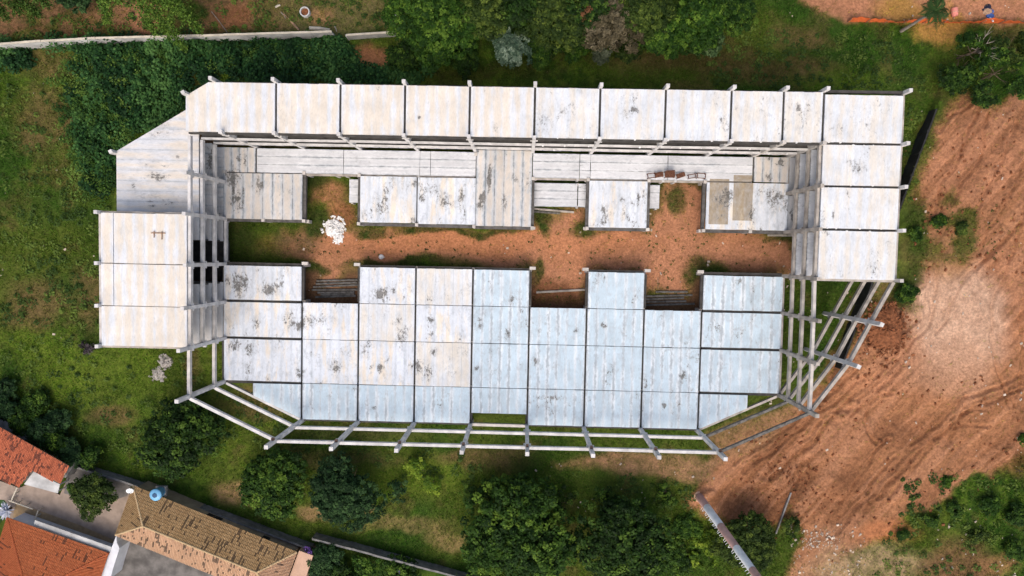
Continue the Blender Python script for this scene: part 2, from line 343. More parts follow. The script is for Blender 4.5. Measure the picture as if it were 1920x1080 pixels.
def soil(x, y, px, py):
    """returns colour (n,3) and how much grass grows (0..1)"""
    wx = (fbm(px*.018, py*.018, 4)-.5)*46; wy = (fbm(px*.018+31, py*.018+12, 4)-.5)*46; qx, qy = px+wx, py+wy
    n1 = fbm(x*.11, y*.11, 4); n2 = fbm(x*.35+9, y*.35, 4); n3 = fbm(x*1.3, y*1.3+4, 3); n4 = fbm(x*.06+70, y*.06+20, 3)
    dk, ol, yg, br = (np.array(c) for c in ((.034,.072,.010),(.072,.098,.015),(.110,.155,.018),(.140,.095,.040)))
    f = sstep(.35, .65, n1)[:,None]; col = dk*(1-f)+ol*f
    f = (sstep(.55, .75, n2)*.5)[:,None]; col = col*(1-f)+br*.75*f
    f = (sstep(.5, .7, n4)*sstep(.4, .7, n3)*.55)[:,None]; col = col*(1-f)+yg*f
    g = np.ones(len(x))
    def lay(m, c, grass=None, sp=0.):
        nonlocal col, g
        m = np.clip(m*(1+sp*(n3-.5)*2), 0, 1); col = col*(1-m[:,None])+np.array(c)*m[:,None]
        if grass is not None: g = g*(1-m)+grass*m
    def el(cx, cy, rx, ry, soft=.45): return 1-sstep(1-soft, 1+soft, np.hypot((qx-cx)/rx, (qy-cy)/ry))
    o1, o2, o3, pale, tan = (.40,.185,.100), (.345,.160,.078), (.195,.084,.040), (.52,.335,.23), (.28,.18,.085)
    # greener / yellower / drier parts of the meadow, and its painted shade
    for a in ((250,690,50,60),(800,890,90,40),(300,880,60,20),(1370,985,60,40),(130,700,70,50),(60,640,40,30),(1560,150,80,24),(1340,960,50,20)): lay(el(*a)*.7, yg)
    for a in ((90,120,60,30),(90,230,60,60),(250,470,40,80),(70,560,60,40),(170,560,30,60),(60,600,50,26),(1500,75,50,20),(1300,118,140,20),(1450,130,120,22),(1640,235,30,40),(480,760,60,30),(900,860,90,20),(210,780,40,20)): lay(el(*a)*.75, br, .75, .4)
    for a in ((1380,120,160,26),(900,140,120,16)): lay(el(*a)*.6, (.05,.045,.012))  # dark olive puts the shade behind the long wing into the grass colour
    # bare earth
    lay(pmask(qx, qy, YARD_D, 16), o1, .03, .15)
    lay(el(880,455,330,24)*.8, (.44,.185,.085), .02); lay(el(1060,470,80,40)*.7, (.43,.19,.095)); lay(el(1400,445,90,18)*.6, o2)
    lay(el(1040,560,50,24)*.9, o3); lay(el(620,470,70,22)*.6, (.35,.16,.08))
    lay(el(625,365,34,24)*.8, o2, .25, .5); lay(el(650,400,26,20)*.8, (.30,.12,.06), .2)
    lay(pmask(qx, qy, DIRT_E, 10), o2, .02, .1)
    for a in ((1830,290,90,80),(1700,620,90,90),(1850,560,60,120),(1640,720,60,24),(1810,330,90,60)): lay(el(*a)*.65, o1)
    for a in ((1420,940,95,48),(1470,880,60,70),(1640,625,42,50),(1880,850,50,36),(1700,815,100,30),(1580,930,70,50)): lay(el(*a)*.7, o3)
    su = px*.74+py*.67; sv = px*.67-py*.74; dm = pmask(qx, qy, DIRT_E, 10); stn = fbm(sv*.007+40, su*.17, 4); st2 = fbm(sv*.006+5, su*.03, 3)
    lay(dm*sstep(.52,.68,stn)*.6, (.38,.185,.10)); lay(dm*(1-sstep(.32,.46,stn))*.55, (.22,.098,.047)); lay(dm*sstep(.55,.68,st2)*.5, (.235,.105,.052)); lay(dm*(1-sstep(.32,.45,st2))*.5, (.39,.19,.105))
    lay(el(1785,600,90,95,.3)*.85, pale, 0, .25); lay(el(1770,690,70,50)*.6, (.46,.26,.16)); lay(el(1750,480,70,40)*.5, (.30,.17,.08))
    lay(el(1650,1000,60,22)*.9, (.40,.16,.07)); lay(el(1560,1010,50,30)*.5, (.26,.14,.08))
    lay(el(1630,1065,110,40)*.8, (.33,.23,.13), .35, .5); lay(el(1790,1070,60,60)*.7, (.19,.09,.05), .15); lay(el(1860,1060,40,20)*.6, (.3,.15,.07))
    for a in ((1770,405,60,50),(1720,430,50,60),(1830,410,40,28),(1780,455,60,24)): lay(el(*a)*sstep(.4,.62,n2), (.10,.09,.025), .8)
    for a in ((1690,545,26,40),(1705,440,16,60)): lay(el(*a)*.95, (.05,.07,.014), 1.)
    # verge behind the building, upper corners
    lay(pmask(qx, qy, [(-20,-20),(760,-20),(750,50),(480,62),(-20,72)], 14)*sstep(.32,.55,n2+.08), (.20,.105,.053), .3, .6); lay(pmask(qx, qy, [(-20,-20),(560,-20),(540,62),(-20,72)], 14)*sstep(.5,.7,n3)*.6, (.06,.05,.02), .6)
    lay(el(640,30,130,40)*.75, (.12,.12,.045), 1.); lay(el(270,30,36,26)*.9, o1, .05); lay(el(440,30,40,20)*.8, o3, .1); lay(el(610,25,24,14)*.8, (.33,.18,.09)); lay(el(200,60,200,9)*.6, (.12,.06,.03), .1)
    lay(pmask(qx, qy, [(1470,-20),(1940,-20),(1940,44),(1700,46),(1590,40),(1560,20),(1490,10)], 12), o1, .04, .2)
    for a in ((1690,20,45,26),(1755,62,42,22),(1780,40,30,20)): lay(el(*a)*.95, (.37,.20,.055), .05)
    lay(el(1900,60,40,14)*.6, br); lay(el(700,105,44,18)*.95, (.26,.115,.055), .05); lay(el(75,82,50,8)*.6, br, .4)
    # south strip and dry patches
    lay(pmask(qx, qy, [(1040,862),(1150,850),(1290,856),(1370,850),(1340,900),(1290,905),(1120,880)], 12)*.85, (.29,.165,.085), .2, .4)
    lay(pmask(qx, qy, [(1330,810),(1480,760),(1520,770),(1390,860),(1340,850)], 12)*.8, (.27,.15,.075), .2, .4)
    for a in ((436,925,40,26),(605,965,44,16),(690,955,20,12)): lay(el(*a)*.9, tan, .35, .4)
    lay(el(770,985,80,14)*.45, tan, .6, .5); lay(el(840,1010,40,18)*.5, tan, .6, .5); lay(el(640,860,120,14)*.5, (.12,.085,.04)); lay(el(360,690,16,50)*.6, br); lay(el(650,815,130,14)*.5, (.085,.075,.03))
    lay(el(560,455,40,26)*.7, (.13,.09,.045), .5, .5)
    for a in ((440,450,40,40),(600,345,24,12),(595,420,18,24),(600,505,24,14),(690,435,30,10),(790,432,40,7),(900,432,90,6),(1020,400,14,40),(1010,520,10,26),(1090,430,20,12),(1300,505,26,26),(740,490,90,9),(1340,400,10,40),(1262,380,20,24),(1290,345,26,12),(1480,440,40,10)): lay(el(*a)*.85, (.042,.058,.013), .9, .4)
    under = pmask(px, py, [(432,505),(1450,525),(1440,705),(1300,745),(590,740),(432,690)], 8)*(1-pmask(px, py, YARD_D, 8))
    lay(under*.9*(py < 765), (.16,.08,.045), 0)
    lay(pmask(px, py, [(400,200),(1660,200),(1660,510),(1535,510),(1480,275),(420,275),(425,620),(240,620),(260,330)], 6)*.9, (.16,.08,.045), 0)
    col = col*(1+(n3-.5)[:,None]*.35)*(1+(n2-.5)[:,None]*.3)
    return col, np.clip(g, 0, 1)
def axis(lo, hi, st):
    a = list(np.arange(lo, hi+1e-6, st)); s = st; v = hi; out = []
    while v < 3200: s *= 1.35; v += s; out.append(v)
    s = st; v = lo; neg = []
    while v > -3200: s *= 1.35; v -= s; neg.append(v)
    return np.array(neg[::-1]+a+out)
gx, gy = axis(-78, 80, .25), axis(-48, 46, .18)
gx = np.unique(np.concatenate([gx[(gx < 24) | (gx > 74)], np.arange(24, 74.01, .15)]))
X, Y = np.meshgrid(gx, gy, indexing='ij'); Xf, Yf = X.ravel(), Y.ravel()
PX, PY = toplan(Xf, Yf)
Z = relief(Xf, Yf, PX, PY); COL, GR = soil(Xf, Yf, PX, PY)
far = sstep(90, 300, np.maximum(np.abs(Xf)-0, np.abs(Yf)*1.4)); Z = Z*(1-far)
nx, ny = len(gx), len(gy); idx = np.arange(nx*ny).reshape(nx, ny)
Fq = np.stack([idx[:-1,:-1], idx[1:,:-1], idx[1:,1:], idx[:-1,1:]], -1).reshape(-1, 4)
M_ground, n_, l_, b_ = newmat('site_soil')
at = n_.new('ShaderNodeAttribute'); at.attribute_name = 'Col'; ge = n_.new('ShaderNodeNewGeometry')
a1 = mrange(n_, l_, noise(n_, l_, ge.outputs['Position'], 3.2, 6, .65), .25, .75, .68, 1.34)
a2 = mrange(n_, l_, noise(n_, l_, ge.outputs['Position'], 17., 3, .6), .3, .8, .82, 1.2); a3 = math_(n_, l_, 'MULTIPLY', a1, a2)
cc = n_.new('ShaderNodeCombineColor'); [l_.new(a3, cc.inputs[i]) for i in range(3)]
l_.new(mixc(n_, l_, 1., at.outputs[0], cc.outputs[0], 'MULTIPLY'), b_.inputs['Base Color'])
b_.inputs['Roughness'].default_value = .95; b_.inputs['Specular IOR Level'].default_value = .1
bump(n_, l_, noise(n_, l_, ge.outputs['Position'], 4.5, 7, .7), .16, .75, b_)
g_ = put('ground', np_mesh('ground', np.stack([Xf, Yf, Z], -1), Fq, COL, M_ground, True)); g_['kind'] = 'structure'
def gz(x, y):
    x = np.atleast_1d(np.asarray(x, float)); y = np.atleast_1d(np.asarray(y, float)); a, b = toplan(x, y); return relief(x, y, a, b)
def gz1(x, y): return float(gz(x, y)[0])
# ------------------------------------------------------------------ precast kit
def clip_poly(poly, a, b):
    """keep the side to the left of a->b"""
    out = []; s = lambda p: (b[0]-a[0])*(p[1]-a[1])-(b[1]-a[1])*(p[0]-a[0])
    for i in range(len(poly)):
        p, q = poly[i], poly[(i+1) % len(poly)]; sp, sq = s(p), s(q)
        if sp >= 0: out.append(p)
        if sp*sq < 0: t = sp/(sp-sq); out.append((p[0]+(q[0]-p[0])*t, p[1]+(q[1]-p[1])*t))
    return out
def deck(par, x0, x1, y0, y1, z, run='y', n=6, mat=None, clip=None, name='roof_plank', t=.2, holes=(), gap=None):
    if x0 > x1: x0, x1 = x1, x0
    if y0 > y1: y0, y1 = y1, y0
    if gap is None: gap = .003 if name == 'roof_plank' or mat in (M_blue, M_stain) else .012
    for i in range(n):
        if run == 'y': a, b = x0+(x1-x0)*i/n, x0+(x1-x0)*(i+1)/n; r = [a+gap/2, b-gap/2, y0, y1]
        else: a, b = y0+(y1-y0)*i/n, y0+(y1-y0)*(i+1)/n; r = [x0, x1, a+gap/2, b-gap/2]
        cx, cy = (r[0]+r[1])/2, (r[2]+r[3])/2; dz = random.uniform(-.004, .004)
        if clip:
            poly = [(r[0],r[2]),(r[1],r[2]),(r[1],r[3]),(r[0],r[3])]; poly = clip_poly(poly, *clip)
            if len(poly) < 3: continue
            if run == 'y': put(name, prism(poly, -t, 0, mat, (cx, cy)), par, (cx, cy, z+dz))
            else:   # local x across the plank
                pl = [((p[1]-cy), -(p[0]-cx)) for p in poly]; put(name, prism(pl, -t, 0, mat), par, (cx, cy, z+dz), math.pi/2)
        else:
            j = random.uniform(-.02, .02)
            if run == 'y': put(name, box(r[1]-r[0], r[3]-r[2], t, mat), par, (cx, cy+j, z+dz))
            else: put(name, box(r[3]-r[2], r[1]-r[0], t, mat), par, (cx+j, cy, z+dz), math.pi/2)
def column(par, x, y, top, mat=None, levels=(), axis_='y', s=.42, base=0., rz=0.):
    mat = mat or M_frame; zb = min(base, gz1(x, y))-.25
    c = put('column', box(s, s, top-zb, mat, 'base'), par, (x, y, zb), rz)
    for z in levels:
        me = box(s*.9, s+.46, .3, mat) if axis_ == 'y' else box(s+.46, s*.9, .3, mat)
        o = bpy.data.objects.new('corbel', me); C.objects.link(o); o.parent = c; o.location = (0, 0, z-.72-zb)
    return c
def beam(par, p, q, ztop, mat=None, wd_=.36, d=.5, e=.22, name='beam'):
    p, q = Vector(p[:2]), Vector(q[:2]); L = (q-p).length-2*e; m = (p+q)/2; a = math.atan2(q.y-p.y, q.x-p.x)
    return put(name, box(L, wd_, d, mat or M_frame), par, (m.x+random.uniform(-.02, .02), m.y+random.uniform(-.02, .02), ztop+random.uniform(-.02, .02)), a+random.uniform(-.15, .15)/max(L, 2)*.25)
GX = [-30+7.5*i for i in range(8)]
UB = -.215                                  # beam tops under the planks
TRI = [(-50.7, 11.62), (-37.75, 19.38)]     # chamfered building corner
# ---- long wing behind the courtyard
N = thing('building_wing', 'long concrete building wing with a row of cream roof bays backing onto the trees', 'building', (-4, 16.4, 0))
nl = [-40.55]+GX+[28.45, 33.0]
for a, b in zip(nl[:-1], nl[1:]):
    n = max(4, round((b-a)/1.25)); ga = .13
    m = M_cream if b < 5 else M_creamw
    deck(N, a+(0 if a < -40 else ga), b-ga, 13.62, 19.3, L4, 'y', n, m, (TRI[1], TRI[0]) if a < -40 else None)
xs_in = [-36.2]+GX+[28.45, 33.0]; xs_out = [-37.2]+GX+[28.45, 33.0]
for x in xs_in: column(N, x, 13.50, L1+10.55, M_framew if x < 23 else M_frame, (L2, L3, L4), 'x', .40)
for x in xs_out: column(N, x, 19.52, L1+10.9, M_framew, (), 'x', .40)
column(N, -40.35, 17.85, L1+10.9, M_framew, (), 'x', .40, rz=.53)
for x in xs_in:
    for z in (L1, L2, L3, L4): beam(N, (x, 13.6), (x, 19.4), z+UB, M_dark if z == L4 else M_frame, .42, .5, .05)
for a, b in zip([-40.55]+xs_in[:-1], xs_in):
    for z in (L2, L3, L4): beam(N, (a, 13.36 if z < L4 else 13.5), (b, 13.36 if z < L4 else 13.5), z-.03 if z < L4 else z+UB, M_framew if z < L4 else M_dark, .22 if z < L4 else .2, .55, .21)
    for z in (L2, L3): beam(N, (a, 13.72), (b, 13.72), z-.22, M_dark, .42, .3, .21, 'shade_strip')  # dark strips added to paint the shade line behind each facade beam
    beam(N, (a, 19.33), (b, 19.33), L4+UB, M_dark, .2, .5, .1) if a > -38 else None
    for z in (L1, L2, L3):
        if z == L1 and (a > -8 and b < .1): continue
        deck(N, a+.02, b-.02, 13.64 if z == L1 else 14.6, 19.3, z, 'y', max(3, round((b-a)/1.25)), M_floor if z > L1 else M_grey, (TRI[1], TRI[0]) if a < -36.3 else None, 'floor_plank')
deck(N, -7.3, -.1, 13.62, 19.3, L1, 'y', 6, M_grey, None, 'floor_plank')
# drips of grout on the edge of the roof
mb = MB()
for k in range(26):
    x = random.uniform(-2, 32); r = random.uniform(.06, .16)
    z, y = random.choice(((L4-.02, 13.6), (L3-.04, 13.26), (L2-.04, 13.26)))
    mb.lathe([(r, -.16), (r, .0), (r*.6, .05), (0, .06)], 8, (x, y, z))
o = put('grout_drips', mb.mesh(M_lime), N, (-4, 16.4, 0)); o.data.transform(Matrix.Translation((4, -16.4, 0))); o['kind'] = 'stuff'
# ---- wing beside the grassy slope, with its stair void and the lower corner deck
Wt = thing('building_wing', 'concrete building wing with three cream roof bays and dark stair openings beside the grass slope', 'building', (-45.6, 0, 0))
wy = [4.02, -1.95, -6.95, -11.75]
for k in range(3):
    y1, y0 = wy[k]-.05, wy[k+1]+.05
    if k < 2: deck(Wt, -50.65, -49.2, y0, y1, L4, 'y', 1, M_cream); deck(Wt, -49.12, -40.48, y0, y1, L4, 'y', 7, M_cream)
    else: deck(Wt, -50.65, -40.48, y0, y1, L4, 'y', 8, M_cream)
deck(Wt, -50.7, -40.6, 4.35, 16.9, L3, 'x', 10, M_creamx, (TRI[1], TRI[0]))
wtop = {8.8: L1+10.6, 4.02: L1+10.9, -1.95: L1+10.7, -6.95: L1+11.3, -11.75: L1+12.2}
for y, tp in wtop.items(): column(Wt, -40.28, y-.02, tp, M_framew, (L1, L2, L3, L4) if y < 9 else (), 'y', .42)
for y in wy: column(Wt, -50.9, y, L1+10.4, M_framew)
column(Wt, -50.9, 11.45, L3+.9, M_framew, rz=.53)
ly = [13.4, 8.8]+wy
for a, b in zip(ly[:-1], ly[1:]):
    for z in (L1, L2, L3, L4):
        if z == L4 or z == L2 or b < 9: beam(Wt, (-40.28, a), (-40.28, b), z+(UB if z == L4 else -.04), M_framew if a > -6 else M_frame, .34, .55, .21)
        if a < 4.1: beam(Wt, (-50.9, a), (-50.9, b), z+UB, M_frame, .3, .5, .21)
for y in [8.8]+wy:
    for z in (L1, L2, L3) if y > 4.5 else (L1, L2, L3, L4): beam(Wt, (-50.7, y), (-40.5, y), z+UB, M_framed if z == L4 else M_frame, .36, .5, .02)
for z in (L1, L2, L3):
    deck(Wt, -50.65, -40.5, 1.05, 3.98, z, 'y', 8, M_floor, None, 'floor_plank'); deck(Wt, -50.65, -40.5, -6.9, -4.35, z, 'y', 8, M_floor, None, 'floor_plank')
    deck(Wt, -50.65, -40.5, -11.7, -7.0, z, 'y', 8, M_floor, None, 'floor_plank')
    if z < L3: deck(Wt, -50.6, -40.5, 4.2, 13.3, z, 'x', 7, M_floor, (TRI[1], TRI[0]), 'floor_plank')
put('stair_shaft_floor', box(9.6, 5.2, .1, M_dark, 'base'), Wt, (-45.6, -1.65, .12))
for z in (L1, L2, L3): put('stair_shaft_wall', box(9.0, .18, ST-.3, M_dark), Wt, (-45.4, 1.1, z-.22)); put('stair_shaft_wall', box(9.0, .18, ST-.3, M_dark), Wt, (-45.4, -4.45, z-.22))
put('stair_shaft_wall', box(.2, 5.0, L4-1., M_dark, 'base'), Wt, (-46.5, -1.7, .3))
mb = MB(); z = L4+.02; x, y = W(297, 437, L4)
mb.box(-.85,.85,-.06,.06,0,.07); mb.box(-.5,-.4,-.55,.25,.075,.13); mb.box(.42,.52,-.75,.2,.075,.13)
tag(put('timber_batten', mb.mesh(M_wood), None, (x, y, z)), 'short timber battens nailed in a cross left on a cream roof bay', 'timber')
# ---- wing beside the red dirt platform
Ew = thing('building_wing', 'concrete building wing with four white roof bays beside the red dirt platform', 'building', (37.5, 8.5, 0))
for y1, y0 in ((19.06, 13.70), (13.40, 8.80), (8.53, 3.85), (3.58, -1.97)): deck(Ew, 33.16, 41.98, y0, y1, L4, 'y', 7, M_creamw)
ey = [13.55, 8.66, 3.71, -2.0]
for y in ey[1:]: column(Ew, 32.95, y, L1+10.5, M_framed, (L2, L3, L4), 'y', .40)
for y in [19.45]+ey: column(Ew, 42.2, y, L1+10.9, M_framew if y > 0 else M_frame, (), 'y', .40)
for y in ey:
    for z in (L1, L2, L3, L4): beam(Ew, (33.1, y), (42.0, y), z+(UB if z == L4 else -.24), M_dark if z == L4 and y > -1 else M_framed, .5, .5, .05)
for a, b in zip(ey[:-1], ey[1:]):
    for z in (L1, L2, L3, L4):
        if not (z == L1 and b < 0): beam(Ew, (32.95, a), (32.95, b), z+(UB if z == L4 else -.04), M_framed, .3, .55, .21)
        beam(Ew, (42.15, a), (42.15, b), z+UB, M_framed, .26, .5, .21)
    for z in (L1, L2, L3):
        if z == L1 and b < 0: continue
        deck(Ew, 33.12, 42.0, b+.25, a-.25, z, 'y', 7, M_walk if z > L1 else M_floor, None, 'floor_plank')
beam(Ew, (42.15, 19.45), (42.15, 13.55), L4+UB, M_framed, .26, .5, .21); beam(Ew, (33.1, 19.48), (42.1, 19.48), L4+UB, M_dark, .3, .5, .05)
for y in ey[:-1]:
    mb = MB()
    for k in range(6):
        x = 33.9+1.27*k+random.uniform(-.2, .2); r = random.uniform(.06, .14)
        mb.lathe([(r, -.2), (r, -.02), (r*.5, .03), (0, .04)], 8, (x-37.5, random.choice((-.16, .16)), 0))
    o = put('grout_drips', mb.mesh(M_lime), Ew, (37.5, y, L4)); o['kind'] = 'stuff'
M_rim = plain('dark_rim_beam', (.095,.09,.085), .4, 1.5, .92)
# ---- low slab blocks in the courtyard
def block(label, rect_list, cols, rim):
    x = sum(r[0]+r[1] for r in rect_list)/2/len(rect_list); y = sum(r[2]+r[3] for r in rect_list)/2/len(rect_list)
    t = thing('slab_block', label, 'building', (x, y, 0))
    for r in rect_list: deck(t, *r[:4], L1, 'y', r[4], r[5], None, 'deck_plank')
    for cx, cy, ax in cols: column(t, cx, cy, L1+.12, M_frame, (L1,), ax, .40)
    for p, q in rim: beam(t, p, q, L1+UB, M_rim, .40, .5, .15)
    return t
block('low slab block with mildewed grey planks joined to the stair wing, facing the lime heap', [(-40.5,-30.05,4.05,10.0,8,M_grey),(-40.5,-36.25,10.12,13.3,4,M_grey)],
 [(-29.85,3.9,'x'),(-29.85,10.15,'x'),(-35.2,3.9,'x'),(-40.4,10.1,'x')], [((-40.5,3.85),(-29.9,3.85)),((-29.85,3.9),(-29.85,10.1)),((-40.5,10.05),(-30,10.05)),((-36.2,10.1),(-36.2,13.3))])
block('low slab block with a taller stained bridge slab running back to the long wing', [(-22.45,-15.08,3.9,9.9,6,M_stain),(-14.92,-7.36,3.85,9.88,6,M_stain),(-7.33,-.05,3.75,13.55,6,M_grey)],
 [(-22.6,3.7,'x'),(-22.6,10,'x'),(-15,3.7,'x'),(-7.5,3.65,'x'),(.1,3.6,'x'),(.1,10,'x'),(-7.4,13.0,'x')], [((-22.6,3.65),(-15,3.65)),((-15,3.62),(-7.5,3.62)),((-7.5,3.55),(.1,3.55)),((-22.62,3.7),(-22.62,10)),((-15,3.7),(-15,10)),((.1,3.6),(.1,10)),((-7.4,3.7),(-7.4,13))])
block('small square low slab block standing alone between two courtyard openings', [(7.42,14.95,3.85,9.88,6,M_stain)],
 [(7.25,3.7,'x'),(15.1,3.7,'x'),(7.25,10,'x'),(15.1,10,'x')], [((7.25,3.65),(15.1,3.65)),((7.22,3.7),(7.22,10)),((15.12,3.7),(15.12,10))])
block('low slab block with two clay stained rectangles beside the white roofed wing', [(22.6,33.1,3.9,9.95,8,M_stain),(28.6,33.0,10.1,13.3,4,M_grey)],
 [(22.35,3.7,'x'),(22.35,10,'x'),(28.4,3.7,'x')], [((22.35,3.65),(33,3.65)),((22.32,3.7),(22.32,10)),((28.5,10.1),(28.5,13.3))])
# ---- gallery slabs along the foot of the long wing
wk = thing('gallery_slab', 'long raised gallery of three lengthwise planks along the foot of the cream roofed wing', 'walkway', (-4, 11.7, 0))
jx = [-36.1, -24.7, -14.7, -13.3, -7.38]; jx2 = [.02, 6.1, 7.5, 17.5, 28.42]
for js in (jx, jx2):
    for a, b in zip(js[:-1], js[1:]): deck(wk, a+.03, b-.03, 10.12, 13.28, L1-.08, 'x', 3, M_walk, None, 'deck_plank')
for x in (-29.6, -25.9, -24.6, -14.9, 5.9, 7.3, 17.0, 18.6, 22.4, 28.3): column(wk, x, 10.05, L1-.3, M_framew, (), 'x', .3)
for x in (-30, -22.5, 7.5, 15, 22.5): column(wk, x, 12.9, L1-.35, M_frame, (), 'x', .3)
for a, b in ((-36.1, -30), (-30, -22.5), (-22.5, -15), (-15, -7.4), (.1, 7.5), (7.5, 15), (15, 22.5), (22.5, 28.4)): beam(wk, (a, 10.0), (b, 10.0), L1-.30, M_framed, .26, .4, .02)
wl = thing('gallery_slab', 'lower gallery of three lengthwise planks passing beneath the small square slab block', 'walkway', (-3.6, 8, 0))
ZB = L1-1.3
for a, b in ((-24.25, -15), (-15, -7.5), (-7.5, .1), (.1, 6.0), (6.08, 7.4), (7.4, 16.8)): deck(wl, a+.03, b-.03, 6.5, 9.6, ZB, 'x', 3, M_walk, None, 'deck_plank')
for x in (-23.9, -15, -7.5, .2, 6.0, 7.3, 16.4):
    for y in (6.55, 9.5): column(wl, x, y, ZB-.21, M_frame, (), 'x', .3)
M_rustb = plain('brown_bearing', (.22,.13,.09), .3, 4.)
# ---- big low block with its facade columns
S = thing('slab_block', 'wide low block of blue white and cream deck bays ringed by tall bare columns', 'building', (-4, -12, 0))
sr = [-1.95, -6.78, -11.68, -17.56, -22.42]
sx = [-40.5]+GX+[33.0]
for r in range(4):
    for i, (a, b) in enumerate(zip(sx[:-1], sx[1:])):
        if r == 0 and i in (1, 5, 7): continue
        end = i in (0, 8); gy_ = .17 if end else .04; n = 8 if end else 6
        y1, y0 = sr[r]-gy_, sr[r+1]+gy_; x0, x1 = a+.12, b-.12
        mat = M_blue
        if r < 3 and i == 0: mat = M_stain
        elif r < 3 and i in (1, 2, 3): mat = (M_stain, M_creamw)[(i+r) % 2] if i != 1 else M_stain
        clip = None
        if r == 3 and i == 0: x0 = -36.5; n = 5; clip = ((-40.6, -17.45), (-30.0, -22.33))
        if r == 3 and i == 8: x1 = 28.85; n = 5; clip = ((22.6, -22.4), (33.0, -17.5))
        if r == 3 and i == 4: y0 = -20.95
        deck(S, x0, x1, y0, y1, L1, 'y', n, mat, clip, 'deck_plank')
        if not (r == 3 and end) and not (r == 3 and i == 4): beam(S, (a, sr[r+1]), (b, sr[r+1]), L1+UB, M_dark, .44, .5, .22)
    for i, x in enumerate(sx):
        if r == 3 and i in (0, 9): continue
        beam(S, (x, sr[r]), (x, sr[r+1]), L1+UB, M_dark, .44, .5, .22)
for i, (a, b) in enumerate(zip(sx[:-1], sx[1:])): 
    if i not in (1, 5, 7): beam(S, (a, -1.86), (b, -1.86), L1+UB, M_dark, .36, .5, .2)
for x in GX:
    fcn = column(S, x, -22.62, L1+12.5, M_framew, (L2, L4), 'x', .45)
    o = bpy.data.objects.new('bearing_block', box(.3, .3, .4, M_rustb)); C.objects.link(o); o.parent = fcn; o.location = (0, .37, L4+.75-LOC[fcn.name].z)
    for y in sr[:4]: column(S, x, y-.0, L1-.72, M_frame, (), 'x', .40)
for x in (-30, -22.5, 0, 7.5, 15, 22.5): put('column_head', box(.8, .40, .45, M_frame), S, (x+(.3 if x in (-30, 0, 15) else -.3), -1.66, L1-.02))
for x, y in ((-40.45, -17.62), (33.0, -17.62)): column(S, x, y, L1+(12.3 if x < 0 else 11.6), M_framew if x < 0 else M_framed, (L2, L4), 'y', .45)
for z in (L2, L4):
    for a, b in zip(GX[:-1], GX[1:]): beam(S, (a, -22.72), (b, -22.72), z-.1, M_framew, .34, .5, .2)
    beam(S, (-40.4, -17.75), (-30, -22.65), z-.1, M_framew, .36, .5, .25); beam(S, (33.0, -17.8), (22.6, -22.65), z-.1, M_oldbeam, .3, .4, .25)
    beam(S, (-40.35, -11.8), (-40.35, -17.6), z-.1, M_frame, .36, .5, .22)
beam(S, (-40.4, -17.7), (-30, -22.6), L1+UB, M_framew, .3, .5, .25); beam(S, (33, -17.75), (22.6, -22.6), L1+UB, M_framed, .3, .5, .25)
beam(S, (-7.5, -22.6), (0, -22.6), L1+UB, M_frame, .36, .5, .2)
# ---- unfinished frame without slabs
Ff = thing('column_frame', 'bare unfinished concrete frame of columns and beams without slabs over the red dirt', 'frame', (36.5, -9.5, 0))
fc = [(32.95, -2.0), (33.0, -6.8), (33.0, -11.7), (33.0, -17.6)]
for x, y in fc[1:3]: column(Ff, x, y, L1+11.2, M_framed, (L1, L2, L3, L4), 'y', .42)
dc = [(42.1, -2.0), (39.6, -6.95), (37.25, -11.8), (33.1, -17.62)]
for x, y in dc[1:3]: column(Ff, x, y, L1+12.0, M_framew, (), 'y', .46, rz=-.45)
for x, y in dc[1:3]:
    for z in (L1, L2, L3, L4): put('corbel', box(.3, .95, .3, M_framew), Ff, (x, y, z-.75), -.45)
for z in (L1, L2, L3, L4):
    for a, b in zip(fc[:-1], fc[1:]): beam(Ff, (a[0], a[1]), (b[0], b[1]), z-.12, M_framed if z < L4 else M_frame, .34, .5, .22)
    for a, b in zip(dc[:-1], dc[1:]): beam(Ff, a, b, z-.12, M_framed, .36, .5, .24)
# ------------------------------------------------------------------ loose things on the slabs and in the yard
def desk(px, py, rz, solid, label, h=.72, wx=.95, wy_=.55):
    x, y = W(px, py, L1); t = thing('rusty_desk', label, 'desk', (x, y, L1-.08), 'rusty desks on the gallery')
    t.rotation_euler = (0, 0, rz)
    def pt(nm, mb):
        o = bpy.data.objects.new(nm, mb.mesh(M_rust)); C.objects.link(o); o.parent = t
    for sx_ in (-1, 1):
        for sy in (-1, 1):
            m = MB(); m.box(sx_*wx/2-.035, sx_*wx/2+.035, sy*wy_/2-.035, sy*wy_/2+.035, 0, h); pt('leg', m)
    m = MB()
    for sy in (-1, 1): m.box(-wx/2+.04, wx/2-.04, sy*wy_/2-.05, sy*wy_/2+.05, h-.1, h-.02)
    for s_ in (-1, 1): m.box(s_*wx/2-.05, s_*wx/2+.05, -wy_/2+.06, wy_/2-.06, h-.1, h-.022)
    pt('frame', m)
    if solid:
        m = MB(); m.box(-wx/2-.03, wx/2+.03, -wy_/2-.03, wy_/2+.03, h+.004, h+.04); pt('desk_top', m)
        if solid > 1: m = MB(); m.box(-wx/2+.05, wx/2-.05, wy_/2+.03, wy_/2+.08, h-.1, h+.5); pt('back_panel', m)
desk(1220, 330, .15, 0, 'open rusty desk frame at the end of the row farthest from the clay stained block')
desk(1234.5, 328.5, .2, 1, 'rusty desk with a solid top, second of the row on the gallery')
desk(1254, 328, .05, 2, 'largest rusty desk with solid top and back panel beside the gallery joint', .8, 1.2, .75)
desk(1274.5, 329.5, .35, 1, 'rusty desk turned askew, between the largest desk and two open frames', .7, 1.05, .5)
desk(1296, 331, .2, 0, 'slender open rusty desk frame, second from the clay stained block', .6, .95, .45)
desk(1313, 330.5, -.05, 0, 'open rusty desk frame next to the clay stained block', .75, 1.05, .6)
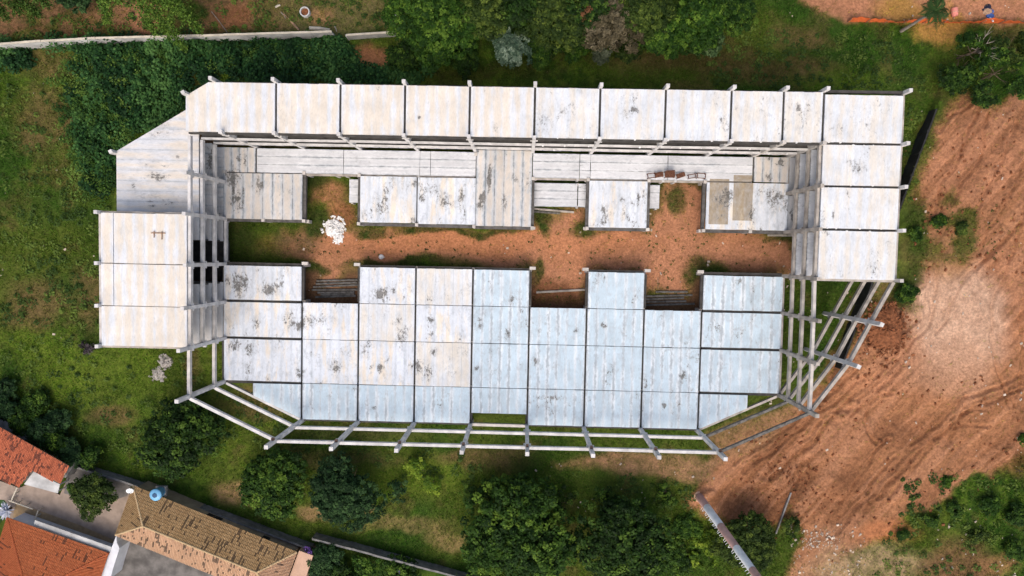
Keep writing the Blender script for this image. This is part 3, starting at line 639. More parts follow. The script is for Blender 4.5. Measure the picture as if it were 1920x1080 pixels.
def lying(p, q, label, wd_=.28, h=.3, mat=None, z0=0., grp='precast beams left on the yard floor', name='loose_beam', cat='beam'):
    a, b = Vector(W(*p)), Vector(W(*q)); m = (a+b)/2; L = (b-a).length; zb = gz1(m.x, m.y)+z0
    mb = MB(); mb.box(-L/2, L/2, -wd_/2, wd_/2, 0, h*.62); mb.box(-L/2+.01, L/2-.01, -wd_/2+.06, wd_/2-.06, h*.62+.002, h)
    o = put(name, mb.mesh(mat or M_oldbeam), None, (m.x, m.y, zb-.02), math.atan2(b.y-a.y, b.x-a.x)); tag(o, label, cat, grp)
for k, (p, q) in enumerate((((594,526.5),(671,524.5)),((592.5,532),(670,529.5)),((588,538),(672,534)),((585.5,543.5),(672,543)),((596,548.5),(665,547.5)),((602,552.5),(665,551)),((592,557),(668,554.5)))):
    lying(p, q, 'dark precast beam lying in the row near the lime heap')
for p, q in (((1229,547),(1289,547)),((1210,555.5),(1298,553)),((1210,561),(1282,558.5)),((1210,566),(1286,564.5)),((1210,572),(1302,569.5))):
    lying(p, q, 'dark precast beam lying in the row between two blue white deck bays')
lying((1005.5,548), (1097,543), 'single long precast beam lying alone across a yard recess', .3, .3, M_framed)
lying((997,391), (1076,398), 'pale precast beam lying under the edge of the lower gallery', .3, .3, M_framed)
lying((997,396.5), (1050,400), 'dark precast beam beside the pale one under the lower gallery')
lying((1438,441), (1493,441.5), 'precast beam lying at the foot of the clay stained block', .3, .3, M_framed)
lying((1233.5,520), (1233.8,541), 'thin timber plank lying on the yard earth near a beam row', .12, .06, M_wood, grp=None, name='timber_plank', cat='plank')
def heap(name, cx, cy, r, h, n, mat, label, cat, z=None, lump=.25):
    x, y = W(cx, cy); zb = gz1(x, y); V = []; F = []; nr, na = 9, 26
    for i in range(nr):
        for j in range(na):
            rr = r*i/(nr-1)*(1+.35*(vnoise(np.array([j*.6+cx]), np.array([3.]))[0]-.5)) if i else 0
            a = 2*math.pi*j/na; hh = h*(1-(i/(nr-1))**1.4)*(.7+.6*random.random()) if i < nr-1 else -.12
            V.append((rr*math.cos(a), rr*math.sin(a), hh))
    for i in range(nr-1):
        for j in range(na): F.append((i*na+j, (i+1)*na+j, (i+1)*na+(j+1)%na, i*na+(j+1)%na))
    t = thing(name, label, cat, (x, y, zb)); o = bpy.data.objects.new('heap_core', meshd('heap', V, F, mat)); C.objects.link(o); o.parent = t
    mb = MB()
    for k in range(n):
        a = random.uniform(0, 6.28); q = r*math.sqrt(random.random())*1.25; s = random.uniform(.3, 1)*lump
        m = Matrix.Translation((q*math.cos(a), q*math.sin(a), max(0, h*(1-(q/r)**1.4))*.8)) @ Matrix.Rotation(random.uniform(0, 6), 4, (random.random(), random.random(), 1))
        mb.box(-s, s, -s*.7, s*.7, -s*.5, s*.5, m)
    o = bpy.data.objects.new('lumps', mb.mesh(mat)); C.objects.link(o); o.parent = t; o['kind'] = 'stuff'
heap('lime_heap', 626, 428, 1.35, .5, 70, M_lime, 'heap of broken white lime and plaster on the yard earth', 'heap')
heap('lime_heap', 634, 447, .7, .25, 30, M_lime, 'small white lime spill touching the bigger white heap', 'heap', lump=.16)
heap('rubble_heap', 310, 678, .95, .3, 34, M_rubble, 'brownish grey rubble heap in the grass, closer to the stair wing', 'heap')
heap('rubble_heap', 297, 702, 1.0, .22, 16, M_rubble, 'pale flat rubble heap in the grass beside the browner heap', 'heap')
heap('soil_heap', 1642, 612, 2.9, .75, 260, M_soilpile, 'dark red soil heap under the bare diagonal frame', 'heap', lump=.2)
# ------------------------------------------------------------------ boundary walls
def panel_wall(label, pts, h, mat, cope, seg=2.8, th=.16, cat='wall', inset=0., drop=.0):
    """pts: plan points of the wall foot; each panel and its coping is a piece of its own"""
    p0 = Vector(pts[0]); t = thing('boundary_wall', label, cat, (p0.x, p0.y, 0))
    for a, b in zip(pts[:-1], pts[1:]):
        a, b = Vector(a), Vector(b); L = (b-a).length; n = max(1, round(L/seg)); ang = math.atan2(b.y-a.y, b.x-a.x)
        for k in range(n):
            m = a+(b-a)*((k+.5)/n); hh = h+random.uniform(-.06, .06); zb = gz1(m.x, m.y)*0-.4
            put('wall_panel', box(L/n-.03, th, hh-zb, mat, 'base'), t, (m.x, m.y, zb), ang+random.uniform(-.004, .004))
            if cope: put('coping', box(L/n-.015, th+.1, .09, cope, 'base'), t, (m.x, m.y, hh+.004), ang)
            q = a+(b-a)*(k/n)
            if k % 2 == 0: put('pilaster', box(.22, th+.1, h+.3, mat, 'base'), t, (q.x, q.y, -.38), ang)
    return t
panel_wall('pale concrete boundary wall between the dark thicket and the scrub verge', [W(p[0], p[1], 2.5) for p in ((-60,86),(13,81.5),(77,77),(179,71.5),(284,69),(420,65.5),(480,63.5),(580,60.5),(622,59))], 2.5, M_wall, M_cope)
panel_wall('short low end of pale boundary wall with cream coping beside the bare earth patch', [W(649,66,1.7), W(741,60,1.7)], 1.7, M_wall, M_cope)
panel_wall('grey concrete panel wall running from the tan roofed house past the shrubs', [W(594,1000), W(667,1018.5), W(817,1058.5), W(897,1080), W(980,1102)], 1.9, M_wallg, M_wallg)
panel_wall('dark mossy wall along the back of the tan roofed house', [W(120,858), W(246,897), W(420,958), W(590,1021)], 1.6, M_wallg, M_wallg)
t = thing('retaining_wall', 'black retaining wall holding up the edge of the red dirt platform', 'wall', (WA[0], WA[1], 0))
LWL = float(np.linalg.norm(WB-WA)); k = 0; s = 0.
while s < LWL*1.03:
    if LWL*.63 < s < LWL*.965: s += 3.0; continue
    c = WA+wd*(s+1.5)-wn*.1; e = .0 if s < LWL*.62 else -.5
    put('wall_panel', box(2.98, .2, 3.1+e*2.2, M_black if s < LWL*.7 else M_wallg, 'base'), t, (float(c[0]), float(c[1]), -1.5), math.atan2(wd[1], wd[0])); s += 3.0
    if s < LWL*.6:
        c = WA+wd*s-wn*.1; put('pilaster', box(.3, .34, 2.45, M_black, 'base'), t, (float(c[0]), float(c[1]), -.9), math.atan2(wd[1], wd[0]))
# ------------------------------------------------------------------ banded mast
bx, by = W(1311, 931); bz = gz1(bx, by)
mast = thing('striped_mast', 'tall red and white banded mast with climbing rungs standing on red earth', 'mast', (bx, by, bz))
hs = [0, 4.1, 10.3, 16.5, 21.8, 28, 34]
rad = lambda z: .54-.006*z
for k in range(6):
    z0, z1 = hs[k], hs[k+1]; m = MB()
    m.lathe([(0, z0), (rad(z0), z0), (rad(z0)-.002, z0+.02), (rad(z1), z1-.02), (rad(z1)-.03, z1), (0, z1)], 28)
    o = bpy.data.objects.new('band', m.mesh(M_pinkband if k % 2 == 0 else M_white, False)); C.objects.link(o); o.parent = mast
    for p in o.data.polygons: p.use_smooth = abs(p.normal.z) < .5
rung_dir = Vector((-.82, -.57, 0)).normalized(); rm = {}
z = 3.2
while z < 33.5:
    r = rad(z)
    if 'r' not in rm:
        m = MB(); m.tube([(0,0,0),(.3,0,.0),(.34,0,.05)], .03, 6); rm['r'] = m.mesh(M_white)
    o = bpy.data.objects.new('rung', rm['r']); C.objects.link(o); o.parent = mast; o.location = (rung_dir.x*(r-.02), rung_dir.y*(r-.02), z)
    o.rotation_euler = (0, 0, math.atan2(rung_dir.y, rung_dir.x)+random.choice((-.5, .0, .45))); z += .62
m = MB(); m.lathe([(0,-.3),(.75,-.3),(.75,.02),(.6,.06),(.52,.06)], 20); o = bpy.data.objects.new('footing', m.mesh(M_pinkwall)); C.objects.link(o); o.parent = mast
# ------------------------------------------------------------------ orange net fence and small things on the verge
fa, fb = Vector(W(1588, 41)), Vector(W(1945, 44)); fL = (fb-fa).length
fence = thing('net_fence', 'orange construction netting on posts along the bare earth strip', 'fence', (fa.x, fa.y, 0))
n = 90; V = []; F = []
for i in range(n+1):
    p = fa+(fb-fa)*(i/n); wv = .10*math.sin(i*.5)+.06*math.sin(i*1.7); zt = 1.05+.07*math.sin(i*.37)+.05*math.sin(i*1.3); zb = gz1(p.x, p.y)
    for j in range(5): V.append((p.x-fa.x, p.y-fa.y+wv*j/4+.25*j/4*math.sin(i*.21), zb+zt*j/4))
for i in range(n):
    for j in range(4): F.append((i*5+j, (i+1)*5+j, (i+1)*5+j+1, i*5+j+1))
me = meshd('net', V, F, M_net); o = bpy.data.objects.new('netting', me); C.objects.link(o); o.parent = fence
md = o.modifiers.new('thick', 'SOLIDIFY'); md.thickness = .02
for i in range(0, 11):
    p = fa+(fb-fa)*(i/10); put('post', box(.08, .08, 1.7, M_wood, 'base'), fence, (p.x, p.y-.08, gz1(p.x, p.y)-.3))
def blob(parent, c, r, mat, name, sq=.7, n=12):
    V = []; F = []; nr = 7
    for i in range(nr):
        ph = math.pi/2*i/(nr-1)
        for j in range(n):
            a = 2*math.pi*j/n; k = 1+random.uniform(-.18, .18)
            V.append((c[0]+r*k*math.cos(a)*math.cos(ph), c[1]+r*k*math.sin(a)*math.cos(ph)*.8, c[2]+r*sq*math.sin(ph)*k-.05))
    for i in range(nr-1):
        for j in range(n): F.append((i*n+j, i*n+(j+1)%n, (i+1)*n+(j+1)%n, (i+1)*n+j))
    o = bpy.data.objects.new(name, meshd('blob', V, F, mat)); C.objects.link(o); o.parent = parent; return o
x, y = W(1852, 22); t = thing('tarpaulin_bundle', 'crumpled navy and blue tarpaulin bundle around a tan sack on bare earth', 'bundle', (x, y, gz1(x, y)))
blob(t, (0,0,0), .62, M_sack, 'sack', .5); blob(t, (.05,.62,0), .5, M_tarpk, 'navy_sheet', .6); blob(t, (.35,-.55,0), .52, M_tarpb, 'blue_sheet', .6); blob(t, (.62,.1,0), .3, M_tarpb, 'blue_sheet', .5); blob(t, (-.5,.3,0), .25, M_tarpk, 'navy_sheet', .5)
mb = MB(); mb.tube([(.3,-.7,.1),(.25,-1.5,.9)], .1, 8); o = bpy.data.objects.new('pipe_end', mb.mesh(M_white)); C.objects.link(o); o.parent = t
x, y = W(1787, 24); t = thing('plastic_drum', 'faded pink plastic drum lying on the earth beside the palm', 'drum', (x, y, gz1(x, y)))
mb = MB(); mb.tube([(0,.55,.36),(0,.5,.36),(.05,0,.38),(.12,-.5,.35),(.13,-.55,.35)], [.28,.38,.4,.36,.26], 16); o = bpy.data.objects.new('barrel', mb.mesh(M_pinkpl)); C.objects.link(o); o.parent = t
mb = MB(); mb.tube([(.05,.02,.38),(.055,-.05,.38)], [.43,.43], 16); o = bpy.data.objects.new('hoop', mb.mesh(M_pinkwall)); C.objects.link(o); o.parent = t
x, y = W(574, 25); t = thing('concrete_ring', 'round concrete manhole ring on the scrub verge', 'ring', (x, y, gz1(x, y)-.05))
mb = MB(); mb.lathe([(.66,0),(.66,.75),(.52,.75),(.52,.1),(0,.1)], 28); o = bpy.data.objects.new('ring', mb.mesh(M_wall)); C.objects.link(o); o.parent = t
mb = MB(); mb.lathe([(.515,.45),(.3,.5),(0,.47)], 20); o = bpy.data.objects.new('soil_fill', mb.mesh(M_soilpile)); C.objects.link(o); o.parent = t
def log(p, q, r, mat, label, name='timber_pole', cat='pole', z=.12):
    a, b = W3(*p, 0), W3(*q, 0); a.z = gz1(a.x, a.y)+z; b.z = gz1(b.x, b.y)+z; m = (a+b)/2
    mb = MB(); mb.tube([a-m, (b-m)*.0+Vector((.03,.05,.02)), b-m], [r, r*1.05, r*.8], 8); tag(put(name, mb.mesh(mat), None, m), label, cat)
log((533,27), (561,57), .15, M_wood, 'thick weathered timber pole lying beside the concrete ring'); log((527,23), (536,35), .06, M_palebark, 'thin stick lying at the end of the thick timber pole')
log((517,14), (526,10), .14, M_cope, 'short pale sawn block on the scrub verge', 'timber_block', 'timber', .1)
log((397,22), (427,62), .05, M_palebark, 'long thin bare stick beside the drooping bamboo'); log((628,50), (632,60), .08, M_palebark, 'short pale stick leaning near the wall gap')
log((582,54), (620,57.5), .22, M_cope, 'pale sawn board leaning along the boundary wall', 'board', 'board', .3)
x, y = W(741, 26); t = thing('sand_bag', 'white woven bag spilling sand at the edge of the trees', 'bag', (x, y, gz1(x, y))); blob(t, (0,0,0), .55, M_lime, 'bag', .6); blob(t, (-.7,-.35,0), .5, M_sack, 'sand', .4)
x, y = W(715, 481.5); tag(put('white_stone', None or MB.mesh((lambda m: (m.lathe([(0,-.1),(.3,-.1),(.36,.12),(.22,.26),(0,.3)], 9), m)[1])(MB()), M_lime), None, (x, y, gz1(x, y))), 'single white boulder on the yard earth beside the cream deck bay', 'stone')
# ------------------------------------------------------------------ houses
def frame_of(a, b, c):
    """origin a, u along a->b, v in plane towards c"""
    u = (b-a).normalized(); nrm = u.cross(c-a).normalized()
    if nrm.z < 0: nrm = -nrm
    v = nrm.cross(u)
    if v.dot(c-a) < 0: v = -v
    return a, u, v, nrm
def tile_slope(par, poly, eave, pal, tw=.21, tl=.40, dark=.12, seed=0):
    """poly: 3-D corners of one slope, eave: indices of its eave edge; real curved tiles in courses"""
    rg = np.random.default_rng(seed); a, b = poly[eave[0]], poly[eave[1]]; c = max(poly, key=lambda p: p.z)
    O, u, v, nr = frame_of(a, b, c); q = [((p-O).dot(u), (p-O).dot(v)) for p in poly]
    us = [p[0] for p in q]; vs = [p[1] for p in q]
    U, Vv = np.meshgrid(np.arange(min(us), max(us), tw), np.arange(min(vs), max(vs), tl), indexing='ij'); U, Vv = U.ravel()+tw/2, Vv.ravel()+tl/2
    k = inside(U, Vv, q); U, Vv = U[k], Vv[k]; N_ = len(U)
    prof = [(-.5, 0.), (-.34, .07), (0, .11), (.34, .07), (.5, 0.)]
    P = []; 
    for (du, dh) in prof:
        for (dv, lift, tp) in ((-.53, .045, 1.0), (.5, .012, .86)):
            P.append((U+du*tw*tp*.96)[:,None]*np.array(u)+(Vv+dv*tl)[:,None]*np.array(v)+(dh+lift+rg.normal(0, .006, N_))[:,None]*np.array(nr)+np.array(O))
    P = np.stack(P, 1); Vx = P.reshape(-1, 3); b0 = (np.arange(N_)*10)[:,None]
    F = np.concatenate([b0+np.array([[2*i, 2*i+2, 2*i+3, 2*i+1]]) for i in range(4)], 0)
    cl = fbm(U*.5+seed, Vv*.5, 3); rr = rg.random(N_)
    pal = np.array(pal); base = pal[0]+(pal[1]-pal[0])*rg.random(N_)[:,None]
    ci = (np.floor(U/tw).astype(int)*7919+np.floor(Vv/(tl*2.5)).astype(int)*104729+seed*31) % 9973; cr = rg.random(9973)[ci]
    dk = (cr < dark*(.5+2.2*sstep(.42, .7, cl))*1.2) & (rr < .8) | (rr < dark*.3)
    base = base*(1-dk[:,None])+(pal[2]*(.7+.8*rg.random(N_))[:,None]+base*.16)*dk[:,None]; base = base*(.85+.3*cl)[:,None]
    o = bpy.data.objects.new('roof_tiles', np_mesh('tiles', Vx-np.array(LOC[par.name]), F, np.repeat(base, 10, 0), M_attr)); C.objects.link(o); o.parent = par; o['kind'] = 'stuff'
    k = len(poly); L = LOC[par.name]
    under = [tuple(p-nr*.0-L) for p in poly]+[tuple(p-nr*.12-L) for p in poly]
    o = bpy.data.objects.new('roof_boarding', meshd('boarding', under, [tuple(range(k)), tuple(range(k, 2*k))[::-1]]+[(i, k+i, k+(i+1)%k, (i+1)%k) for i in range(k)], M_wood)); C.objects.link(o); o.parent = par
def ridge(par, a, b, mat, r=.14):
    d = b-a; n = max(2, int(d.length/.42)); mb = MB(); L = LOC[par.name]
    for i in range(n):
        p, q = a+d*(i/n), a+d*((i+1.12)/n); mb.tube([p+Vector((0,0,.06))-L, q+Vector((0,0,.03))-L], [r, r*.82], 8)
    o = bpy.data.objects.new('ridge_tiles', mb.mesh(mat)); C.objects.link(o); o.parent = par; o['kind'] = 'stuff'
TAN = [(.30,.19,.085),(.40,.265,.13),(.045,.03,.018)]; TANP = [(.42,.255,.155),(.47,.30,.19),(.06,.042,.03)]; ORG = [(.36,.10,.036),(.46,.14,.052),(.07,.025,.014)]; RED = [(.28,.075,.036),(.42,.12,.058),(.07,.022,.015)]
M_tanr = plain('tan_ridge_tile', (.50,.36,.2), .15, 3.); M_orgr = plain('orange_ridge_tile', (.34,.085,.03), .2, 3.)
def walls(par, poly, h, mat, ins=.35):
    k = len(poly); P_ = [Vector(p) for p in poly]
    q = [tuple(P_[i]+((P_[(i+1)%k]-P_[i]).normalized()+(P_[i-1]-P_[i]).normalized())*ins) for i in range(k)]
    o = bpy.data.objects.new('wall', prism(q, -.3, h, mat, LOC[par.name][:2])); C.objects.link(o); o.parent = par
ez, rz_ = 3.3, 5.1
e1, e2, e3 = W3(250,910,ez), W3(217,1003,ez), W3(557,1035,ez); e4 = e2+(e3-e1)
mid = (e1+e2)/2; dr = (e3-e1).normalized(); wid = (e2-e1).length
a1 = mid+dr*wid*.52; a1.z = rz_; a2 = (e3+e4)/2-dr*wid*.52; a2.z = rz_
M_gut = plain('tan_gutter_render', (.33,.255,.175), .2, 1.)
h1 = thing('tiled_house', 'house with a long tan hipped tile roof and a blue water tank', 'house', (mid.x, mid.y, 0))
tile_slope(h1, [e1, e3, a2, a1], (0, 1), TAN, seed=1, dark=.06); tile_slope(h1, [e2, e4, a2, a1], (0, 1), TANP, seed=2, dark=.065)
tile_slope(h1, [e1, e2, a1], (0, 1), TAN, seed=3, dark=.035); tile_slope(h1, [e3, e4, a2], (0, 1), TANP, seed=4, dark=.03)
for a, b in ((e1, a1), (e2, a1), (a1, a2), (e3, a2), (e4, a2)): ridge(h1, a, b, M_tanr)
walls(h1, [e1.xy, e3.xy, e4.xy, e2.xy], ez-.14, M_gut)
gd = (e3-e1); p0 = e1+gd*.42; off = Vector((-dr.y, dr.x, 0)); off = off if off.y > 0 else -off
for f in (.46, .505, .80):
    p = e1+gd*f-off*.335; o = bpy.data.objects.new('window', box(1.0, .05, .75, M_black, 'base')); C.objects.link(o); o.parent = h1; o.location = p-LOC[h1.name]; o.location.z = 1.9; o.rotation_euler = (0, 0, math.atan2(dr.y, dr.x))
o = bpy.data.objects.new('gable_terrace', prism([tuple((e3+dr*.1).xy), tuple((e3+dr*2.1+off*.1).xy), tuple((e4+dr*2.4).xy), tuple((e4+dr*.1).xy)], -.3, ez-.5, M_pinkwall, LOC[h1.name][:2])); C.objects.link(o); o.parent = h1
x, y = W(290, 929, 4.6); tk = thing('water_tank', 'round blue plastic water tank on the corner of the tan roof', 'tank', (x, y, 3.55))
mb = MB(); mb.lathe([(0,-.5),(.62,-.5),(.66,-.4),(.78,.75),(.80,.78),(.80,.86),(.72,.92),(.62,.99),(.30,1.06)], 32); o = bpy.data.objects.new('tank_body', mb.mesh(M_tank, True)); C.objects.link(o); o.parent = tk
mb = MB(); mb.lathe([(.32,1.0),(.32,1.08),(.28,1.11),(0,1.12)], 24); o = bpy.data.objects.new('lid', mb.mesh(M_tankd)); C.objects.link(o); o.parent = tk
mb = MB(); mb.box(-.7,.7,-.7,.7,-.95,-.5); o = bpy.data.objects.new('plinth', mb.mesh(M_wallg)); C.objects.link(o); o.parent = tk
x, y = W(243, 920, 3.9); ds = thing('satellite_dish', 'small white satellite dish at the corner of the tan roof', 'dish', (x, y, 2.6))
mb = MB(); mb.tube([(0,0,-2.7),(0,0,1.15)], .04, 8); o = bpy.data.objects.new('pole', mb.mesh(M_wallg)); C.objects.link(o); o.parent = ds
mb = MB(); mb.lathe([(0,0),(.16,.012),(.32,.05),(.46,.12),(.47,.10),(.3,.02),(0,-.03)], 24); o = bpy.data.objects.new('reflector', mb.mesh(M_white, True)); C.objects.link(o); o.parent = ds; o.location = (0,0,1.2); o.rotation_euler = (.5, .3, 0)
mb = MB(); mb.tube([(.3,0,.1),(.05,0,.55)], .02, 6); mb.box(-.02,.1,-.05,.05,.5,.62); o = bpy.data.objects.new('feed_arm', mb.mesh(M_wallg)); C.objects.link(o); o.parent = ds; o.location = (0,0,1.2); o.rotation_euler = (.5, .3, 0)
# orange hipped house
e1, e2 = W3(14,970,3.2), W3(204,1037,3.2); u = (e2-e1).normalized(); pv = Vector((u.y, -u.x, 0)); wid = (e2-e1).length; D = 11.5
e3, e4 = e2+pv*D, e1+pv*D; a1 = e1+u*D*.5+pv*D*.5; a2 = e2-u*D*.5+pv*D*.5; a1.z = a2.z = 5.3
h2 = thing('tiled_house', 'house with a bright orange hipped tile roof beside the pink paved yard', 'house', (e1.x, e1.y, 0))
tile_slope(h2, [e1, e2, a2, a1], (0, 1), ORG, seed=5, dark=.03); tile_slope(h2, [e4, e3, a2, a1], (0, 1), ORG, seed=6, dark=.03); tile_slope(h2, [e1, e4, a1], (0, 1), ORG, seed=7, dark=.025); tile_slope(h2, [e2, e3, a2], (0, 1), ORG, seed=8, dark=.025)
for a, b in ((e1, a1), (e2, a2), (a1, a2), (e3, a2), (e4, a1)): ridge(h2, a, b, M_orgr)
walls(h2, [e1.xy, e2.xy, e3.xy, e4.xy], 3.06, M_housew)
g0, g1 = e1+u*3.5, e2; o = bpy.data.objects.new('gutter', prism([tuple((g0-pv*.05).xy), tuple((g1-pv*.05).xy), tuple((g1-pv*.75).xy), tuple((g0-pv*.75).xy)], 2.7, 2.95, M_wall, LOC[h2.name][:2])); C.objects.link(o); o.parent = h2
# red lean-to
pp = [(8,806),(129,874),(113,907),(61,880),(36,912),(-45,882),(-45,776)]
A_, B_ = np.array(W(8,806,4.2)), np.array(W(129,874,4.2)); un = (B_-A_)/np.linalg.norm(B_-A_); vn_ = np.array([un[1], -un[0]])
def zl(x, y): return 4.2-.24*((x-A_[0])*vn_[0]+(y-A_[1])*vn_[1])
P3 = []
for p in pp:
    z = 4.
    for _ in range(4): x, y = W(*p, z); z = zl(x, y)
    P3.append(Vector((x, y, z)))
h3 = thing('tiled_house', 'small outbuilding with a mottled red tile lean-to roof beside the shrub hedge', 'house', (P3[0].x, P3[0].y, 0))
aa = P3[0]+Vector((vn_[0], vn_[1], -.24))*9; bb = aa+Vector((un[0], un[1], 0))*6
def tile_poly_fn(par, poly, a, b, top, pal, seed, dark):
    global inside
    O, u, v, nr = frame_of(a, b, top)
    q = [((p-O).dot(u), (p-O).dot(v)) for p in poly]; u0 = min(p[0] for p in q); v0 = min(p[1] for p in q)
    # reuse tile_slope by passing eave points first, then mask with the real outline
    big = [O+u*u0+v*v0, O+u*max(p[0] for p in q)+v*v0, O+u*max(p[0] for p in q)+v*max(p[1] for p in q), O+u*u0+v*max(p[1] for p in q)]
    _in = inside; O2 = big[0]; q2 = [((p-O2).dot(u), (p-O2).dot(v)) for p in poly]
    inside = lambda x, y, _p: _in(x, y, q2)
    tile_slope(par, big, (0, 1), pal, seed=seed, dark=dark); inside = _in
    for ch in par.children:
        if ch.name.startswith('roof_boarding'): bpy.data.objects.remove(ch)
    L = LOC[par.name]; k = len(poly)
    o = bpy.data.objects.new('roof_boarding', meshd('boarding', [tuple(p-L) for p in poly]+[tuple(p-nr*.12-L) for p in poly], [tuple(range(k))[::-1], tuple(range(k, 2*k))]+[(i, (i+1)%k, k+(i+1)%k, k+i) for i in range(k)], M_wood)); C.objects.link(o); o.parent = par
tile_poly_fn(h3, P3, aa, bb, P3[0], RED, 9, .13)
walls(h3, [P3[i].xy for i in (0, 1, 2, 3, 4, 5, 6)], 2.2, M_wallg, .3)
# yard around the houses
def sheet(name, pts, z, mat, h=.03): o = put(name, prism([W(*p, z) for p in pts], z-.35, z, mat)); o['kind'] = 'structure'; return o
sheet('yard_pavement', [(-60,880),(36,915),(60,905),(112,928),(135,880),(205,910),(245,925),(222,1000),(208,1040),(14,972),(-60,955)], .32, M_yard)
sheet('yard_path', [(30,942),(150,985),(212,1012),(206,1036),(60,984),(24,970)], .34, M_tandeck)
sheet('lawn_bed', [(-60,938),(-8,936),(8,938),(15,948),(10,962),(-4,985),(-60,990)], .345, plain('lawn', (.03,.075,.018), .3, 5.))
sheet('service_yard', [(222,1008),(345,1045),(470,1100),(200,1110)], .33, M_greyyard)
sheet('side_alley', [(128,872),(160,872),(245,912),(238,930),(190,945),(120,925)], .336, M_greyyard)
o = put('white_annex', prism([W(*p, 3.0) for p in ((218,1004),(206,1036),(184,1085),(207,1085),(212,1066),(224,1028),(219,1018))], -.3, 3.0, M_housew)); tag(o, 'narrow white rendered annex wall between the orange and tan roofs', 'wall')
sl = put('concrete_canopy', prism([W(*p, 2.6) for p in ((63,884),(112,908),(108,925),(45,908))], 2.45, 2.6, M_wall)); tag(sl, 'patched white concrete canopy slab under the red lean-to roof', 'canopy')
for p in ((64,888),(110,909),(106,922),(50,907)):
    x, y = W(*p, 2.4); o = bpy.data.objects.new('post', box(.14, .14, 2.3, M_wall)); C.objects.link(o); o.parent = sl; o.location = (x, y, 2.44)
def rail(pts, label):
    a = Vector(W(*pts[0], .9)); t = thing('yard_railing', label, 'railing', (a.x, a.y, .34))
    for p, q in zip(pts[:-1], pts[1:]):
        p, q = Vector(W(*p, 1.2)), Vector(W(*q, 1.2)); n = max(2, round((q-p).length/1.4)); ang = math.atan2(q.y-p.y, q.x-p.x); m = (p+q)/2
        put('top_rail', box((q-p).length, .14, .12, M_cope, 'base'), t, (m.x, m.y, 1.2), ang)
        for i in range(n): r = p+(q-p)*(i/n); put('post', box(.14, .12, .9, M_cope, 'base'), t, (r.x, r.y, .3), ang)
rail([(22,938),(33,914)], 'short cream yard railing beside the red lean-to'); rail([(17,938),(62,954)], 'cream yard railing beside the silver spiky plant'); rail([(72,957),(65,978)], 'cream railing end beside the orange roof gutter')
# ------------------------------------------------------------------ vegetation
def leaves(cen, nrm, size, cols, aspect=.55, droop=0., rg=rng):
    """one diamond leaf per row: centres (n,3), facing normals (n,3), lengths (n,), colours (n,3)"""
    n = len(cen); nrm = nrm/np.linalg.norm(nrm, axis=1, keepdims=True)
    t = rg.normal(size=(n, 3)); t -= (t*nrm).sum(1, keepdims=True)*nrm; t /= np.linalg.norm(t, axis=1, keepdims=True); s = np.cross(nrm, t)
    L = size[:,None]; fold = nrm*L*.10
    V = np.stack([cen-t*L*.5, cen+s*L*aspect*.5+fold-t*L*.05, cen+t*L*.5-nrm*L*droop, cen-s*L*aspect*.5+fold-t*L*.05], 1).reshape(-1, 3)
    F = np.arange(4*n).reshape(n, 4); return V, F, np.repeat(cols, 4, 0)
def crown_mesh(r, h0, h1, lobes, n, leaf, pal, seed, spread=.62, flat=.8, clump=1., gap=0.):
    """uneven crown: leaf clusters on the shells of overlapping lobes; pal = dark, mid, light leaf colours"""
    rg = np.random.default_rng(seed); pal = np.array(pal)
    cs = []
    for k in range(lobes):
        a = rg.uniform(0, 6.283); q = spread*r*math.sqrt((k+.3)/lobes); rr = r*rg.uniform(.34, .52)*(1.15 if k < 3 else 1)
        q = min(q, r*1.05-rr*.8); z = h0+(h1-h0)*(.86-.5*(q/r)**1.6)-rr*flat*rg.uniform(.75, 1.1)
        cs.append((q*math.cos(a*1.0+k*2.4), q*math.sin(a*1.0+k*2.4), z, rr, rg.uniform(-.35, .35)))
    k = 30; m = max(8, int(n/k)); wgt = np.array([c[3]**2 for c in cs]); who = rg.choice(lobes, m, p=wgt/wgt.sum()); cs = np.array(cs)
    d = rg.normal(size=(m, 3)); d[:,2] = np.abs(d[:,2])*1.1-.25; d /= np.linalg.norm(d, axis=1, keepdims=True)
    rr = cs[who, 3]; sh = rg.uniform(.80, 1.06, m)
    pc = cs[who, :3]+d*np.stack([rr, rr, rr*flat], 1)*sh[:,None]+rg.normal(0, .04*r*clump, (m, 3))*np.array([1, 1, .6])
    tone = np.clip(.33+cs[who, 4]*.5+rg.normal(0, .30, m), 0, 1)
    q = rg.normal(size=(m*k, 3)); q[:,2] = np.abs(q[:,2])-.2; q /= np.linalg.norm(q, axis=1, keepdims=True); cr = np.repeat(leaf*rg.uniform(.9, 1.9, m), k)*rg.uniform(.55, 1.05, m*k)
    cen = np.repeat(pc, k, 0)+q*cr[:,None]*np.array([1, 1, .75])
    nr = q*.55+np.repeat(d, k, 0)*.25+np.array([0, 0, .7])+rg.normal(0, .35, (m*k, 3)); tn = np.clip(np.repeat(tone, k)+rg.normal(0, .13, m*k), 0, 1)[:,None]
    col = np.where(tn < .5, pal[0]+(pal[1]-pal[0])*tn*2, pal[1]+(pal[2]-pal[1])*(tn*2-1))
    if gap: kp = fbm(cen[:,0]*.55+seed, cen[:,1]*.55, 2) > gap; cen, nr, col = cen[kp], nr[kp], col[kp]
    return leaves(cen, nr, leaf*rg.uniform(.7, 1.3, len(cen)), col, .6, .12, rg)
